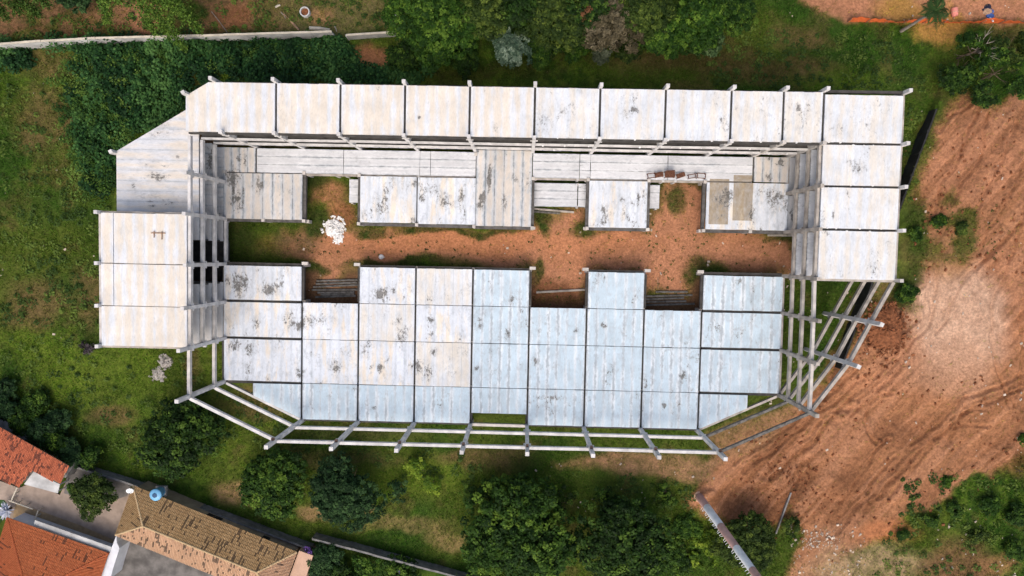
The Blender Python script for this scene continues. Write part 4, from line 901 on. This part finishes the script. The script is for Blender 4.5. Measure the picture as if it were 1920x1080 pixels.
def limbs(h0, h1, r, nb, tr, seed, mat):
    rg = random.Random(seed); m = MB(); top = Vector((rg.uniform(-.3, .3), rg.uniform(-.3, .3), h0+(h1-h0)*.35))
    m.tube([(0,0,-.5), (0,0,.05), top*.5, top, top+Vector((.1, .1, (h1-h0)*.3))], [tr*1.5, tr*1.2, tr, tr*.8, tr*.3], 10)
    for k in range(nb):
        a = k*6.283/nb+rg.uniform(-.4, .4); q = r*rg.uniform(.55, .85); e = Vector((q*math.cos(a), q*math.sin(a), h0+(h1-h0)*rg.uniform(.35, .65)))
        st = top*rg.uniform(.55, 1.); md_ = (st+e)*.5+Vector((0, 0, -.1*r)); m.tube([st, md_, e], [tr*.6, tr*.38, tr*.1], 7)
        for j in range(2):
            b = a+rg.uniform(-.8, .8); f = md_+Vector((math.cos(b), math.sin(b), .5))*r*.35; m.tube([md_, f], [tr*.28, tr*.06], 5)
    return m.mesh(mat)
DARKG = [(.006,.017,.003),(.017,.045,.006),(.070,.125,.016)]; MIDG = [(.008,.024,.004),(.028,.068,.008),(.095,.160,.018)]
BRIG = [(.010,.031,.004),(.031,.078,.008),(.098,.170,.020)]; GREY = [(.030,.040,.022),(.070,.085,.050),(.15,.165,.11)]; SILV = [(.03,.06,.035),(.09,.14,.09),(.24,.31,.22)]
OLIV = [(.012,.026,.005),(.036,.062,.010),(.10,.14,.022)]; BROWN = [(.04,.035,.018),(.09,.075,.042),(.17,.145,.09)]; RUSTL = [(.10,.045,.02),(.20,.085,.04),(.33,.15,.08)]; YELG = [(.04,.085,.008),(.11,.18,.014),(.22,.29,.03)]
BLUG = [(.007,.021,.007),(.018,.048,.014),(.055,.110,.034)]
def tree(px, py, rpx, h, label, pal, n=None, leaf=.36, lobes=9, cat='tree', name='leafy_tree', group=None, trunk=.16, gap=0., flat=.8, h0f=.35, seed=None):
    # sheet position is that of the crown seen at about 70 % of its height
    zc = h*.5; x, y = W(px, py, zc); r = rpx*(1.10 if cat == 'tree' else 1.)*(CAM[2]-zc)/FPX; seed = seed or int(px*7+py*13)
    zb = gz1(x, y); t = thing(name, label, cat, (x, y, zb), group); n = n or int(560*r*r/(leaf/.36)**2)
    V, F, c = crown_mesh(r, h*h0f, h, lobes, n, leaf, pal, seed, gap=gap, flat=flat)
    o = bpy.data.objects.new('crown' if cat == 'tree' else 'foliage', np_mesh('crown', V, F, c, M_leaf)); C.objects.link(o); o.parent = t
    o = bpy.data.objects.new('trunk' if cat == 'tree' else 'stem', limbs(h*h0f, h, r*.9, 6 if cat == 'tree' else 4, trunk, seed, M_bark)); C.objects.link(o); o.parent = t
    return t
# trees between the facade columns and the houses
tree(343, 828, 76, 6.5, 'round dark glossy tree beside the diagonal bare beams', DARKG, lobes=12)
tree(528, 908, 68, 6.5, 'dark leafy tree between the tan dry grass patch and a duller tree', MIDG, lobes=11)
tree(655, 915, 72, 6.8, 'dull bluish green tree touching the leafier tree beside dry straw grass', BLUG, lobes=11, leaf=.26)
tree(975, 1008, 108, 8.5, 'largest broad mango like tree with bright leaf clusters near the grey panel wall', MIDG, lobes=18, leaf=.42, seed=5)
tree(1172, 1012, 88, 8, 'broad dark mango like tree next to the largest one', DARKG, lobes=15, leaf=.42, seed=8)
tree(1388, 1022, 62, 4.5, 'dense dark bush tree behind the striped mast', OLIV, lobes=9, leaf=.26)
tree(178, 925, 42, 4.6, 'round clipped tree standing in the house yard', OLIV, lobes=9, leaf=.26)
tree(141, 911, 14, 3., 'small light green shrub against the round yard tree', BRIG, 420, .3, 4, 'shrub', 'leafy_shrub', None, .05)
tree(1134, 925, 26, 3.2, 'small green sapling bush beside the tan earth strip', MIDG, 900, .26, 5, 'shrub', 'leafy_shrub', None, .06)
tree(750, 918, 26, 3., 'small dark round shrub beside the dull bluish tree', BLUG, 900, .26, 5, 'shrub', 'leafy_shrub', None, .06)
tree(785, 878, 26, 2.4, 'yellow green shrub in the lush grass in front of the facade columns', YELG, 700, .3, 6, 'shrub', 'leafy_shrub', None, .05, .35)
tree(812, 905, 22, 2., 'low yellow green shrub next to the taller one in the lush grass', YELG, 500, .3, 5, 'shrub', 'leafy_shrub', None, .05, .35)
tree(1245, 925, 28, 1.6, 'low green bush spreading over the tan earth strip', MIDG, 700, .28, 6, 'shrub', 'leafy_shrub', None, .05, .35)
tree(900, 925, 40, 2.6, 'dark undergrowth shrub in front of the largest mango like tree', DARKG, 1100, .3, 7, 'shrub', 'leafy_shrub', None, .06)
tree(1060, 945, 34, 2.6, 'dark undergrowth shrub between the two mango like trees', DARKG, 900, .3, 6, 'shrub', 'leafy_shrub', None, .06)
for k, (a, b, r, h) in enumerate(((12,772,36,2.8),(46,792,34,3.),(80,812,36,3.2),(110,832,34,3.),(140,850,34,2.8),(175,862,26,2.4),(5,735,30,2.2),(62,760,32,2.2),(110,795,30,2.2))):
    tree(a, b, r, h, 'shrub of the dense mixed green hedge along the red lean-to roof', (BLUG, MIDG)[k % 2], None, .28, 7, 'shrub', 'hedge_shrub', 'hedge shrubs along the lean-to', .06)
tree(610, 1052, 40, 3.2, 'dark garden shrub behind the end of the grey panel wall', BLUG, None, .28, 7, 'shrub', 'leafy_shrub', None, .06)
tree(688, 1054, 26, 2.4, 'bright light green garden shrub behind the grey panel wall', BRIG, 900, .32, 5, 'shrub', 'leafy_shrub', None, .05)
tree(745, 1085, 50, 2.6, 'mixed garden shrub at the foot of the grey panel wall', MIDG, None, .3, 7, 'shrub', 'leafy_shrub', None, .05)
tree(640, 1085, 46, 3., 'dark leafy garden shrub next to the salmon terrace', DARKG, None, .3, 7, 'shrub', 'leafy_shrub', None, .05)
PURP = [(.10,.05,.20),(.22,.12,.40),(.34,.22,.55)]
tree(584, 1028, 13, 3., 'purple flowering shrub at the corner of the salmon terrace', PURP, 260, .22, 4, 'shrub', 'flower_shrub', None, .04, .45)
tree(742, 1073, 9, 2.9, 'small purple flowering shrub among the garden shrubs', PURP, 130, .2, 3, 'shrub', 'flower_shrub', None, .04, .4)
tree(160, 651, 20, 1.4, 'dark purplish weed clump at the corner of the stair wing', [(.02,.016,.018),(.05,.04,.045),(.10,.085,.09)], 600, .22, 5, 'shrub', 'weed_clump', None, .04)
# wood behind the long wing
for a in ((842,62,66,8,'bright green spreading tree at the near edge of the wood',BRIG,13,.34),(790,25,60,8.5,'mid green tree behind the bright spreading one in the wood',BRIG,11,.3),(905,18,58,8,'shaded olive tree in the wood above the silver leaved one',OLIV,10,.3),
 (952,96,36,6,'silver grey leaved slender tree in front of the wood',SILV,8,.34),(1040,42,66,8.5,'mid green broad tree in the middle of the wood',OLIV,12,.3),(1012,90,30,4.5,'dark green small tree at the foot of the wood',MIDG,7,.28),(1075,92,26,4,'leafy green bush tree at the edge of the wood',BRIG,6,.28),
 (1140,58,58,8,'grey brown thin leaved tree in the wood',BROWN,11,.26),(1130,98,24,5,'grey feathery sapling leaning out of the wood',GREY,6,.26),(1205,30,56,8,'dull olive tree behind the grey brown one',OLIV,10,.28),(1240,70,44,6.5,'bright green fine leaved tree at the wood end',BRIG,9,.3),
 (1300,45,56,7,'lush bright tree with hanging creepers at the end of the wood',BRIG,11,.34),(1325,82,26,4.5,'pale green leafy bush at the tip of the wood',[(.03,.06,.02),(.08,.14,.05),(.16,.23,.10)],6,.32),(1370,30,44,6,'small dark green tree trailing off the wood',MIDG,8,.28),
 (985,5,50,8.5,'deep green tree at the back of the wood',DARKG,9,.3),(1095,0,60,9,'dark tall tree at the back of the wood beside the grey brown one',DARKG,10,.3),(1180,85,30,4,'low olive bush below the grey brown tree',OLIV,6,.26),(870,110,30,3.4,'shaded dark bush below the bright spreading tree',DARKG,6,.28),(760,100,34,3.6,'dark bush beside the bare earth patch',DARKG,7,.28)):
    tree(a[0], a[1], a[2], a[3], a[4], a[5], None, a[7], a[6], gap=.30 if a[5] in (SILV, GREY) else .0)
tree(1100, 32, 17, 8.6, 'rust brown dead crown in the wood', RUSTL, 420, .26, 4, trunk=.08); tree(1085, 52, 9, 7.4, 'small rust brown dead twig clump in the wood', RUSTL, 160, .24, 3, trunk=.06)
# loose tree at the head of the dirt platform
for k, (a, b, r, h, lb) in enumerate(((1815,100,38,4.6,'spreading green tree at the head of the dirt platform beside the dark verge'),(1862,140,46,4.8,'gappy green tree overhanging the red dirt platform'),(1890,95,38,4.2,'thin leaved tree with earth showing through next to the gappy one'),(1835,175,26,3.6,'low leafy bough reaching over the red dirt'),(1905,170,18,3.,'small leafy clump at the edge of the red dirt'),(1790,140,34,3.4,'dark bushy tree beside the retaining wall head'))):
    tree(a, b, r, h, lb, (MIDG, MIDG, OLIV, DARKG, MIDG, DARKG)[k], None, .28, 8, gap=.50 if k in (1, 2) else .40, trunk=.1)
x, y = W(1842, 90, 3); m = MB(); rg = random.Random(4)
for k in range(9):
    a = k*.7+rg.uniform(-.3, .3); L = rg.uniform(1.2, 2.6); e = Vector((L*math.cos(a), L*math.sin(a), 1.6+rg.uniform(0, 1.6))); md_ = e*.5+Vector((rg.uniform(-.2,.2), rg.uniform(-.2,.2), .3))
    m.tube([(0,0,-.3), md_, e], [.07,.045,.012], 6)
    for j in range(3): b = a+rg.uniform(-1, 1); m.tube([md_, md_+Vector((math.cos(b), math.sin(b), .4))*rg.uniform(.5, 1.)], [.03,.008], 5)
tb = thing('bare_tree', 'leafless pale branched dead tree among the green trees', 'tree', (x, y, gz1(x, y)+1.2)); tb.location.z = gz1(x, y)
o = bpy.data.objects.new('branches', m.mesh(M_palebark)); C.objects.link(o); o.parent = tb; o.location = (0, 0, 1.8)
m = MB(); m.tube([(0,0,-.4),(.05,0,1.),(0,0,1.9)], [.16,.12,.1], 8); o = bpy.data.objects.new('trunk', m.mesh(M_palebark)); C.objects.link(o); o.parent = tb
# shrubs along the dirt and at the low corner
for (a, b, r, h, lb, pal) in ((1690,550,22,1.6,'green bush at the foot of the white roofed wing corner',MIDG),(1705,440,14,1.,'low green bush beside the white roofed wing',MIDG),(1790,430,12,.8,'small weed bush in the middle of the dirt platform',OLIV),(1750,415,14,.8,'weed bush beside the tracked dirt',MIDG),
 (1740,975,26,1.8,'dark green scrub bush at the foot of the dirt slope',BLUG),(1785,950,24,1.6,'green scrub bush next to the dark one at the dirt slope',MIDG),(1848,945,30,2.,'broad green scrub bush growing on the dirt slope',BRIG),(1905,965,32,2.2,'dense scrub bush at the edge of the dirt slope',MIDG),
 (1690,1000,18,1.4,'small dark scrub bush beside the bright earth bank',BLUG),(1830,1005,24,1.6,'yellowish scrub bush touching the broad green one',OLIV),(1895,1030,34,2.2,'largest dark bush of the scrub beside the dirt slope',MIDG),(1905,880,20,1.8,'green bush on the brown earth ridge',BLUG),(1905,820,14,1.4,'small bush at the rim of the brown earth',BLUG),(1480,985,20,1.6,'bush in front of the buried end of the retaining wall',OLIV),(1770,900,16,.7,'low weed patch on the pinkish earth',BRIG),
 (1290,990,34,1.2,'bright low weed bush beside the striped mast foot',BRIG),(1330,1030,40,1.4,'yellow green weed bush under the striped mast',YELG),(1270,1045,40,1.6,'lush green weed bush between mango tree and mast',MIDG)):
    tree(a, b, r*(.72 if a > 1680 and b > 800 else 1), h*(.7 if a > 1680 and b > 800 else 1), lb, MIDG if pal is BLUG else pal, None, .24, 7, 'shrub', 'scrub_bush', None, .05, .40)
# silver spiky plant
x, y = W(12, 957, 1.2); V = []; F = []; rg = random.Random(3)
for k in range(60):
    a = rg.uniform(0, 6.28); el_ = rg.uniform(.1, 1.2); L = rg.uniform(.9, 1.5); d = Vector((math.cos(a)*math.cos(el_), math.sin(a)*math.cos(el_), math.sin(el_))); s = Vector((-math.sin(a), math.cos(a), 0))*.07; b = len(V)
    V += [tuple(d*.05-s), tuple(d*.05+s), tuple(d*L*.6+s*1.6-Vector((0,0,.05))), tuple(d*L-Vector((0,0,.2))), tuple(d*L*.6-s*1.6-Vector((0,0,.05)))]; F.append((b, b+1, b+2, b+3, b+4))
ag = thing('spiky_plant', 'silver white spiky plant beside the orange roof corner', 'plant', (x, y, .33)); o = bpy.data.objects.new('spikes', meshd('spikes', V, F, plain('silver_leaf', (.55,.58,.66), .15, 4.))); C.objects.link(o); o.parent = ag; o.location = (0, 0, .9)
m = MB(); m.tube([(0,0,-.05),(0,0,.95)], [.16,.12], 8); o = bpy.data.objects.new('stem', m.mesh(M_bark)); C.objects.link(o); o.parent = ag
# palm
x, y = W(1690, 58); zb = gz1(x, y); pm = thing('palm_tree', 'palm with a leaning grey trunk and drooping fronds over the orange netting', 'palm', (x, y, zb)); HP = 7.4
m = MB(); m.tube([(0,0,-.4),(.05,.02,1.5),(.0,.05,4),(.1,.0,HP)], [.24,.2,.17,.15], 10); o = bpy.data.objects.new('trunk', m.mesh(M_palebark)); C.objects.link(o); o.parent = pm
rg = random.Random(9)
for k in range(15):
    a = k*2.399; el_ = rg.uniform(-.1, .9); L = rg.uniform(2.5, 3.3); V = []; F = []; c0 = np.zeros((0, 3)); pts = []
    for i in range(9):
        q = i/8; rr = L*q*math.cos(el_)*(1-.12*q); zz = L*q*math.sin(el_)-1.5*q*q*L*.42; pts.append(Vector((rr*math.cos(a), rr*math.sin(a), zz)))
    mb = MB(); mb.tube(pts, [.035*(1-i/10) for i in range(9)], 5)
    sd_ = Vector((-math.sin(a), math.cos(a), 0))
    for i in range(1, 9):
        for f in (0., .5):
            p = pts[i-1].lerp(pts[i], f); dd = (pts[i]-pts[i-1]).normalized(); ll = .62*math.sin(math.pi*min(.96, .15+(i-1+f)/9))
            for s in (-1, 1):
                b = len(mb.v); e = p+sd_*s*ll+dd*ll*.5-Vector((0,0,ll*.45)); mm = p.lerp(e, .5)+Vector((0,0,.05)); wv = dd*.075
                mb.v += [tuple(p), tuple(mm+wv), tuple(e), tuple(mm-wv)]; mb.f.append((b, b+1, b+2, b+3))
    me = mb.mesh(M_leaf); ca = me.color_attributes.new('Col', 'FLOAT_COLOR', 'POINT'); g = rg.uniform(.6, 1.3)
    for q in ca.data: q.color = (.028*g, .060*g, .016*g, 1)
    o = bpy.data.objects.new('frond', me); C.objects.link(o); o.parent = pm; o.location = (.1, 0, HP)
# drooping bamboo over the boundary wall
def bamboo(tips, base, h, label, pal, seed):
    bx_, by_ = W(*base); zb = gz1(bx_, by_); t = thing('bamboo_clump', label, 'bamboo', (bx_, by_, zb)); rg = np.random.default_rng(seed); mc = MB()
    for (px, py, zt) in tips:
        tx, ty = W(px, py, zt); e = np.array([tx-bx_, ty-by_, zt]); pts = []
        for i in range(13):
            q = i/12; f = q**1.25; pts.append(np.array([e[0]*f, e[1]*f, h*math.sin(q*2.35)/math.sin(1.57)*(1-q)+zt*q+ h*.35*math.sin(math.pi*q)]))
        mb2 = MB(); mb2.tube([tuple(p) for p in pts], [.07*(1-i/15) for i in range(13)], 6); o = bpy.data.objects.new('culm', mb2.mesh(M_bark)); C.objects.link(o); o.parent = t
        n = 1500; q = rg.beta(2.2, 1.1, n)*12; i0 = np.minimum(q.astype(int), 11); P = np.array(pts); c = P[i0]+(P[i0+1]-P[i0])*(q-i0)[:,None]
        sp = .75*np.sin(np.pi*np.clip(.12+.80*q/12, 0, 1))[:,None]+.12; c = c+rg.normal(0, 1, (n, 3))*sp*np.array([.8,.8,.5]); tn = rg.random(n)[:,None]; pa = np.array(pal)
        col = np.where(tn < .5, pa[0]+(pa[1]-pa[0])*tn*2, pa[1]+(pa[2]-pa[1])*(tn*2-1))
        V, F, cc_ = leaves(c, np.array([0,0,.7])+rg.normal(0, .5, (n, 3)), .34*rg.uniform(.6, 1.3, n), col, .38, .2, rg)
        o = bpy.data.objects.new('leaf_spray', np_mesh('spray', V, F, cc_, M_leaf)); C.objects.link(o); o.parent = t
BAMB = [(.03,.07,.012),(.075,.15,.02),(.14,.22,.035)]
bamboo([(200,44,5),(292,64,5),(320,72,4.5),(346,92,4),(377,60,5),(355,30,7),(310,10,8),(225,5,8)], (320,-30), 8.5, 'feathery bright bamboo clump drooping over the pale boundary wall', BAMB, 2)
bamboo([(75,32,5),(95,10,6),(40,25,6),(12,36,5)], (45,-40), 8., 'darker bamboo clump at the scrub end of the pale boundary wall', [(.018,.045,.009),(.045,.095,.015),(.09,.15,.03)], 6)
tree(140, 2, 30, 4, 'dark tree standing behind the two bamboo clumps', BLUG, None, .28, 6)
# thicket and creeping cover: dense masses of broad leaves that nobody could count
def cover(name, label, cat, polys, n, rr, hh, leaf, pal, per, seed, holes=()):
    rg = np.random.default_rng(seed); P = []; 
    for poly, share in polys:
        xs = [p[0] for p in poly]; ys = [p[1] for p in poly]; k = int(n*share); got = 0
        while got < k:
            a = rg.uniform(min(xs), max(xs), 400); b = rg.uniform(min(ys), max(ys), 400); ok = inside(a, b, poly)
            for hx, hy, hr, hs_ in holes: ok &= np.hypot((a-hx)/hr, (b-hy)/hs_) > 1
            for q in np.nonzero(ok)[0][:k-got]: P.append(W(a[q]+rg.normal(0, 9), b[q]+rg.normal(0, 5), .6)); got += 1
    P = np.array(P); m = len(P); r = rg.uniform(*rr, m); h = rg.uniform(*hh, m)*(.65+.7*fbm(P[:,0]*.25, P[:,1]*.25, 2)); z0 = gz(P[:,0], P[:,1]); tone = np.clip(fbm(P[:,0]*.22+seed, P[:,1]*.22, 3)*1.5-.3+rg.normal(0, .16, m), 0, 1)
    d = rg.normal(size=(m, per, 3)); d[..., 2] = np.abs(d[..., 2])+.05; d /= np.linalg.norm(d, axis=2, keepdims=True); sh = rg.uniform(.55, 1.05, (m, per, 1))
    c = np.stack([P[:,0], P[:,1], z0], 1)[:,None]+d*sh*np.stack([r, r, h], 1)[:,None]; c = c.reshape(-1, 3); dn = d.reshape(-1, 3)
    tn = np.clip(np.repeat(tone, per)+rg.normal(0, .2, m*per), 0, 1)[:,None]; pa = np.array(pal); col = np.where(tn < .5, pa[0]+(pa[1]-pa[0])*tn*2, pa[1]+(pa[2]-pa[1])*(tn*2-1))
    V, F, cc_ = leaves(c, dn*.45+np.array([0,0,.9])+rg.normal(0, .3, (m*per, 3)), leaf*rg.uniform(.65, 1.35, m*per), col, .85, .1, rg)
    o = put(name, np_mesh(name, V, F, cc_, M_leaf)); tag(o, label, cat, kind='stuff'); return o
THK = [(.006,.024,.007),(.020,.066,.016),(.062,.140,.034)]
cover('vine_thicket', 'dense dark thicket of broad leaves between the pale wall and the chamfered wing', 'thicket', [([(105,85),(260,72),(480,80),(640,80),(645,105),(640,125),(760,128),(830,150),(640,156),(520,150),(392,150),(362,180),(350,205),(235,284),(225,300),(140,235),(130,150),(160,105)], .80), ([(-20,85),(45,88),(50,118),(-20,130)], .04), ([(140,230),(215,280),(215,340),(180,360),(150,300)], .08), ([(560,80),(640,78),(660,100),(630,130)], .08)], 560, (.6,1.6), (.5,2.6), .34, THK, 95, 3, [(700,104,46,18)])
cover('bramble_growth', 'lighter mixed brambles spilling out of the dark thicket onto the slope', 'brambles', [([(95,140),(150,100),(200,130),(260,220),(225,300),(215,345),(150,390),(120,250)], .7), ([(390,85),(640,85),(640,120),(400,130)], .15), ([(200,90),(330,90),(330,150),(200,160)], .15)], 260, (.4,1.3), (.5,2.4), .22, [(.012,.036,.006),(.040,.090,.012),(.11,.175,.03)], 60, 13)
cover('meadow_weeds', 'loose green weeds scattered through the meadow on the slope', 'weeds', [([(-30,150),(130,180),(215,400),(175,420),(180,660),(330,770),(250,880),(-30,740)], .42), ([(330,665),(420,720),(560,800),(900,860),(880,930),(700,870),(480,850),(330,800)], .14), ([(1000,880),(1290,900),(1300,1000),(1270,1090),(1090,900)], .10), ([(1330,50),(1700,70),(1760,160),(1690,175),(1330,150)], .18), ([(1690,180),(1745,210),(1700,300),(1692,390)], .04), ([(-20,-20),(740,-20),(740,52),(480,58),(-20,70)], .16), ([(1690,890),(1930,900),(1930,1090),(1640,1090)], .12)], 800, (.3,.9), (.2,.7), .26, [(.024,.050,.010),(.055,.095,.016),(.115,.165,.028)], 26, 5)
cover('yard_weeds', 'tiny weed tufts dotted over the courtyard earth', 'weeds', [(YARD_D, .7), ([(1700,380),(1860,380),(1880,480),(1720,490)], .3)], 300, (.05,.3), (.04,.2), .12, [(.020,.032,.008),(.045,.065,.014),(.09,.11,.022)], 12, 8)
# grass
def grass(n, seed):
    rg = np.random.default_rng(seed); a = rg.uniform(-40, 1960, n*3); b = rg.uniform(-40, 1120, n*3)
    v = RC.T @ np.stack([(a-960)/FPX, (b-540)/FPX, np.ones_like(a)]); s = -CAM[2]/v[2]; x = CAM[0]+v[0]*s; y = CAM[1]+v[1]*s
    col, g = soil(x, y, a, b)
    ok = (rg.random(len(x)) < g*(.35+.9*fbm(x*.2, y*.2, 3)))
    for poly in ([(-60,880),(40,915),(120,880),(245,915),(590,1030),(600,1010),(900,1085),(900,1130),(-60,1130)], [(420,500),(1465,520),(1462,735),(1310,800),(570,785),(418,712)], [(215,290),(400,240),(1690,262),(1690,525),(1480,525),(1480,300),(415,285),(415,640),(200,640)]): ok &= ~inside(a, b, poly) | inside(a, b, YARD_D)
    ok = np.nonzero(ok)[0][:n]; x, y, col, g = x[ok], y[ok], col[ok], g[ok]; m = len(x); z = gz(x, y)
    k = 3; x = np.repeat(x, k)+rg.normal(0, .09, m*k); y = np.repeat(y, k)+rg.normal(0, .09, m*k); z = np.repeat(z, k); col = np.repeat(col, k, 0)
    L = (rg.uniform(.18, .55, m)*(.5+fbm(x[::k]*.3+8, y[::k]*.3, 2)))
    L = np.repeat(L, k); az = rg.uniform(0, 6.283, m*k); le = rg.uniform(.3, 1.25, m*k); d = np.stack([np.cos(az)*np.sin(le), np.sin(az)*np.sin(le), np.cos(le)], 1)
    sd_ = np.stack([-np.sin(az), np.cos(az), 0*az], 1)*rg.uniform(.025, .06, m*k)[:,None]; p = np.stack([x, y, z-.03], 1)
    V = np.stack([p-sd_, p+sd_, p+d*L[:,None]], 1).reshape(-1, 3)
    tint = np.array([.92, 1.2, .75])*rg.uniform(.6, 1.5, (m*k, 1)); dry = rg.random(m*k) < .10; c = col*tint; c[dry] = c[dry]*.5+np.array([.12,.10,.045])*.6
    return put('meadow_grass', np_mesh('grass', V, np.arange(3*m*k).reshape(-1, 3), np.repeat(c, 3, 0), M_grass))
tag(grass(120000, 21), 'short mixed green and dry brown meadow grass around the building', 'grass', kind='stuff')
# scattered stones and scraps of plaster on the earth
mb = MB(); rg = random.Random(12); areas = [((1340,200),(1920,900),170),((560,340),(1480,560),60),((1480,980),(1620,1080),90),((1000,850),(1340,960),24),((1500,990),(1570,1030),80),((0,100),(180,640),20),((1480,0),(1900,40),30),((1750,950),(1900,1080),40)]
for (x0, y0), (x1, y1), n in areas:
    for k in range(n):
        px, py = rg.uniform(x0, x1), rg.uniform(y0, y1)
        if 1310 < px < 1690 and py < 545 and px > 1490 or (px > 1300 and px < 1470 and py < 740 and py > 515): continue
        x, y = W(px, py); s = rg.choice((.05, .06, .07, .09, .13)); mt = Matrix.Translation((x, y, gz1(x, y)+s*.3)) @ Matrix.Rotation(rg.uniform(0, 3), 4, Vector((rg.random(), rg.random(), 1)))
        mb.box(-s*1.3, s*1.3, -s, s, -s*.5, s*.5, mt)
tag(put('scattered_stones', mb.mesh(plain('pale_stone', (.50,.42,.34), .4, 2.))), 'pale stones and plaster scraps strewn over the bare earth', 'stones', kind='stuff')

mb = MB(); rg = random.Random(15)
for k in range(900):
    px, py = rg.choice(((rg.uniform(1700,1920), rg.uniform(210,520)), (rg.uniform(1480,1900), rg.uniform(700,980)), (rg.gauss(1640,26), rg.gauss(640,40)), (rg.gauss(1480,50), rg.gauss(900,50))))
    x, y = W(px, py)
    if px < 1500 and py < 800: continue
    s = rg.choice((.05, .06, .08, .11, .16)); mt = Matrix.Translation((x, y, gz1(x, y)+s*.2)) @ Matrix.Rotation(rg.uniform(0, 3), 4, Vector((rg.random(), rg.random(), 1)))
    mb.box(-s*1.2, s*1.2, -s, s, -s*.6, s*.6, mt)
tag(put('soil_clods', mb.mesh(M_soilpile)), 'dark clods of soil strewn over the graded red dirt', 'clods', kind='stuff')
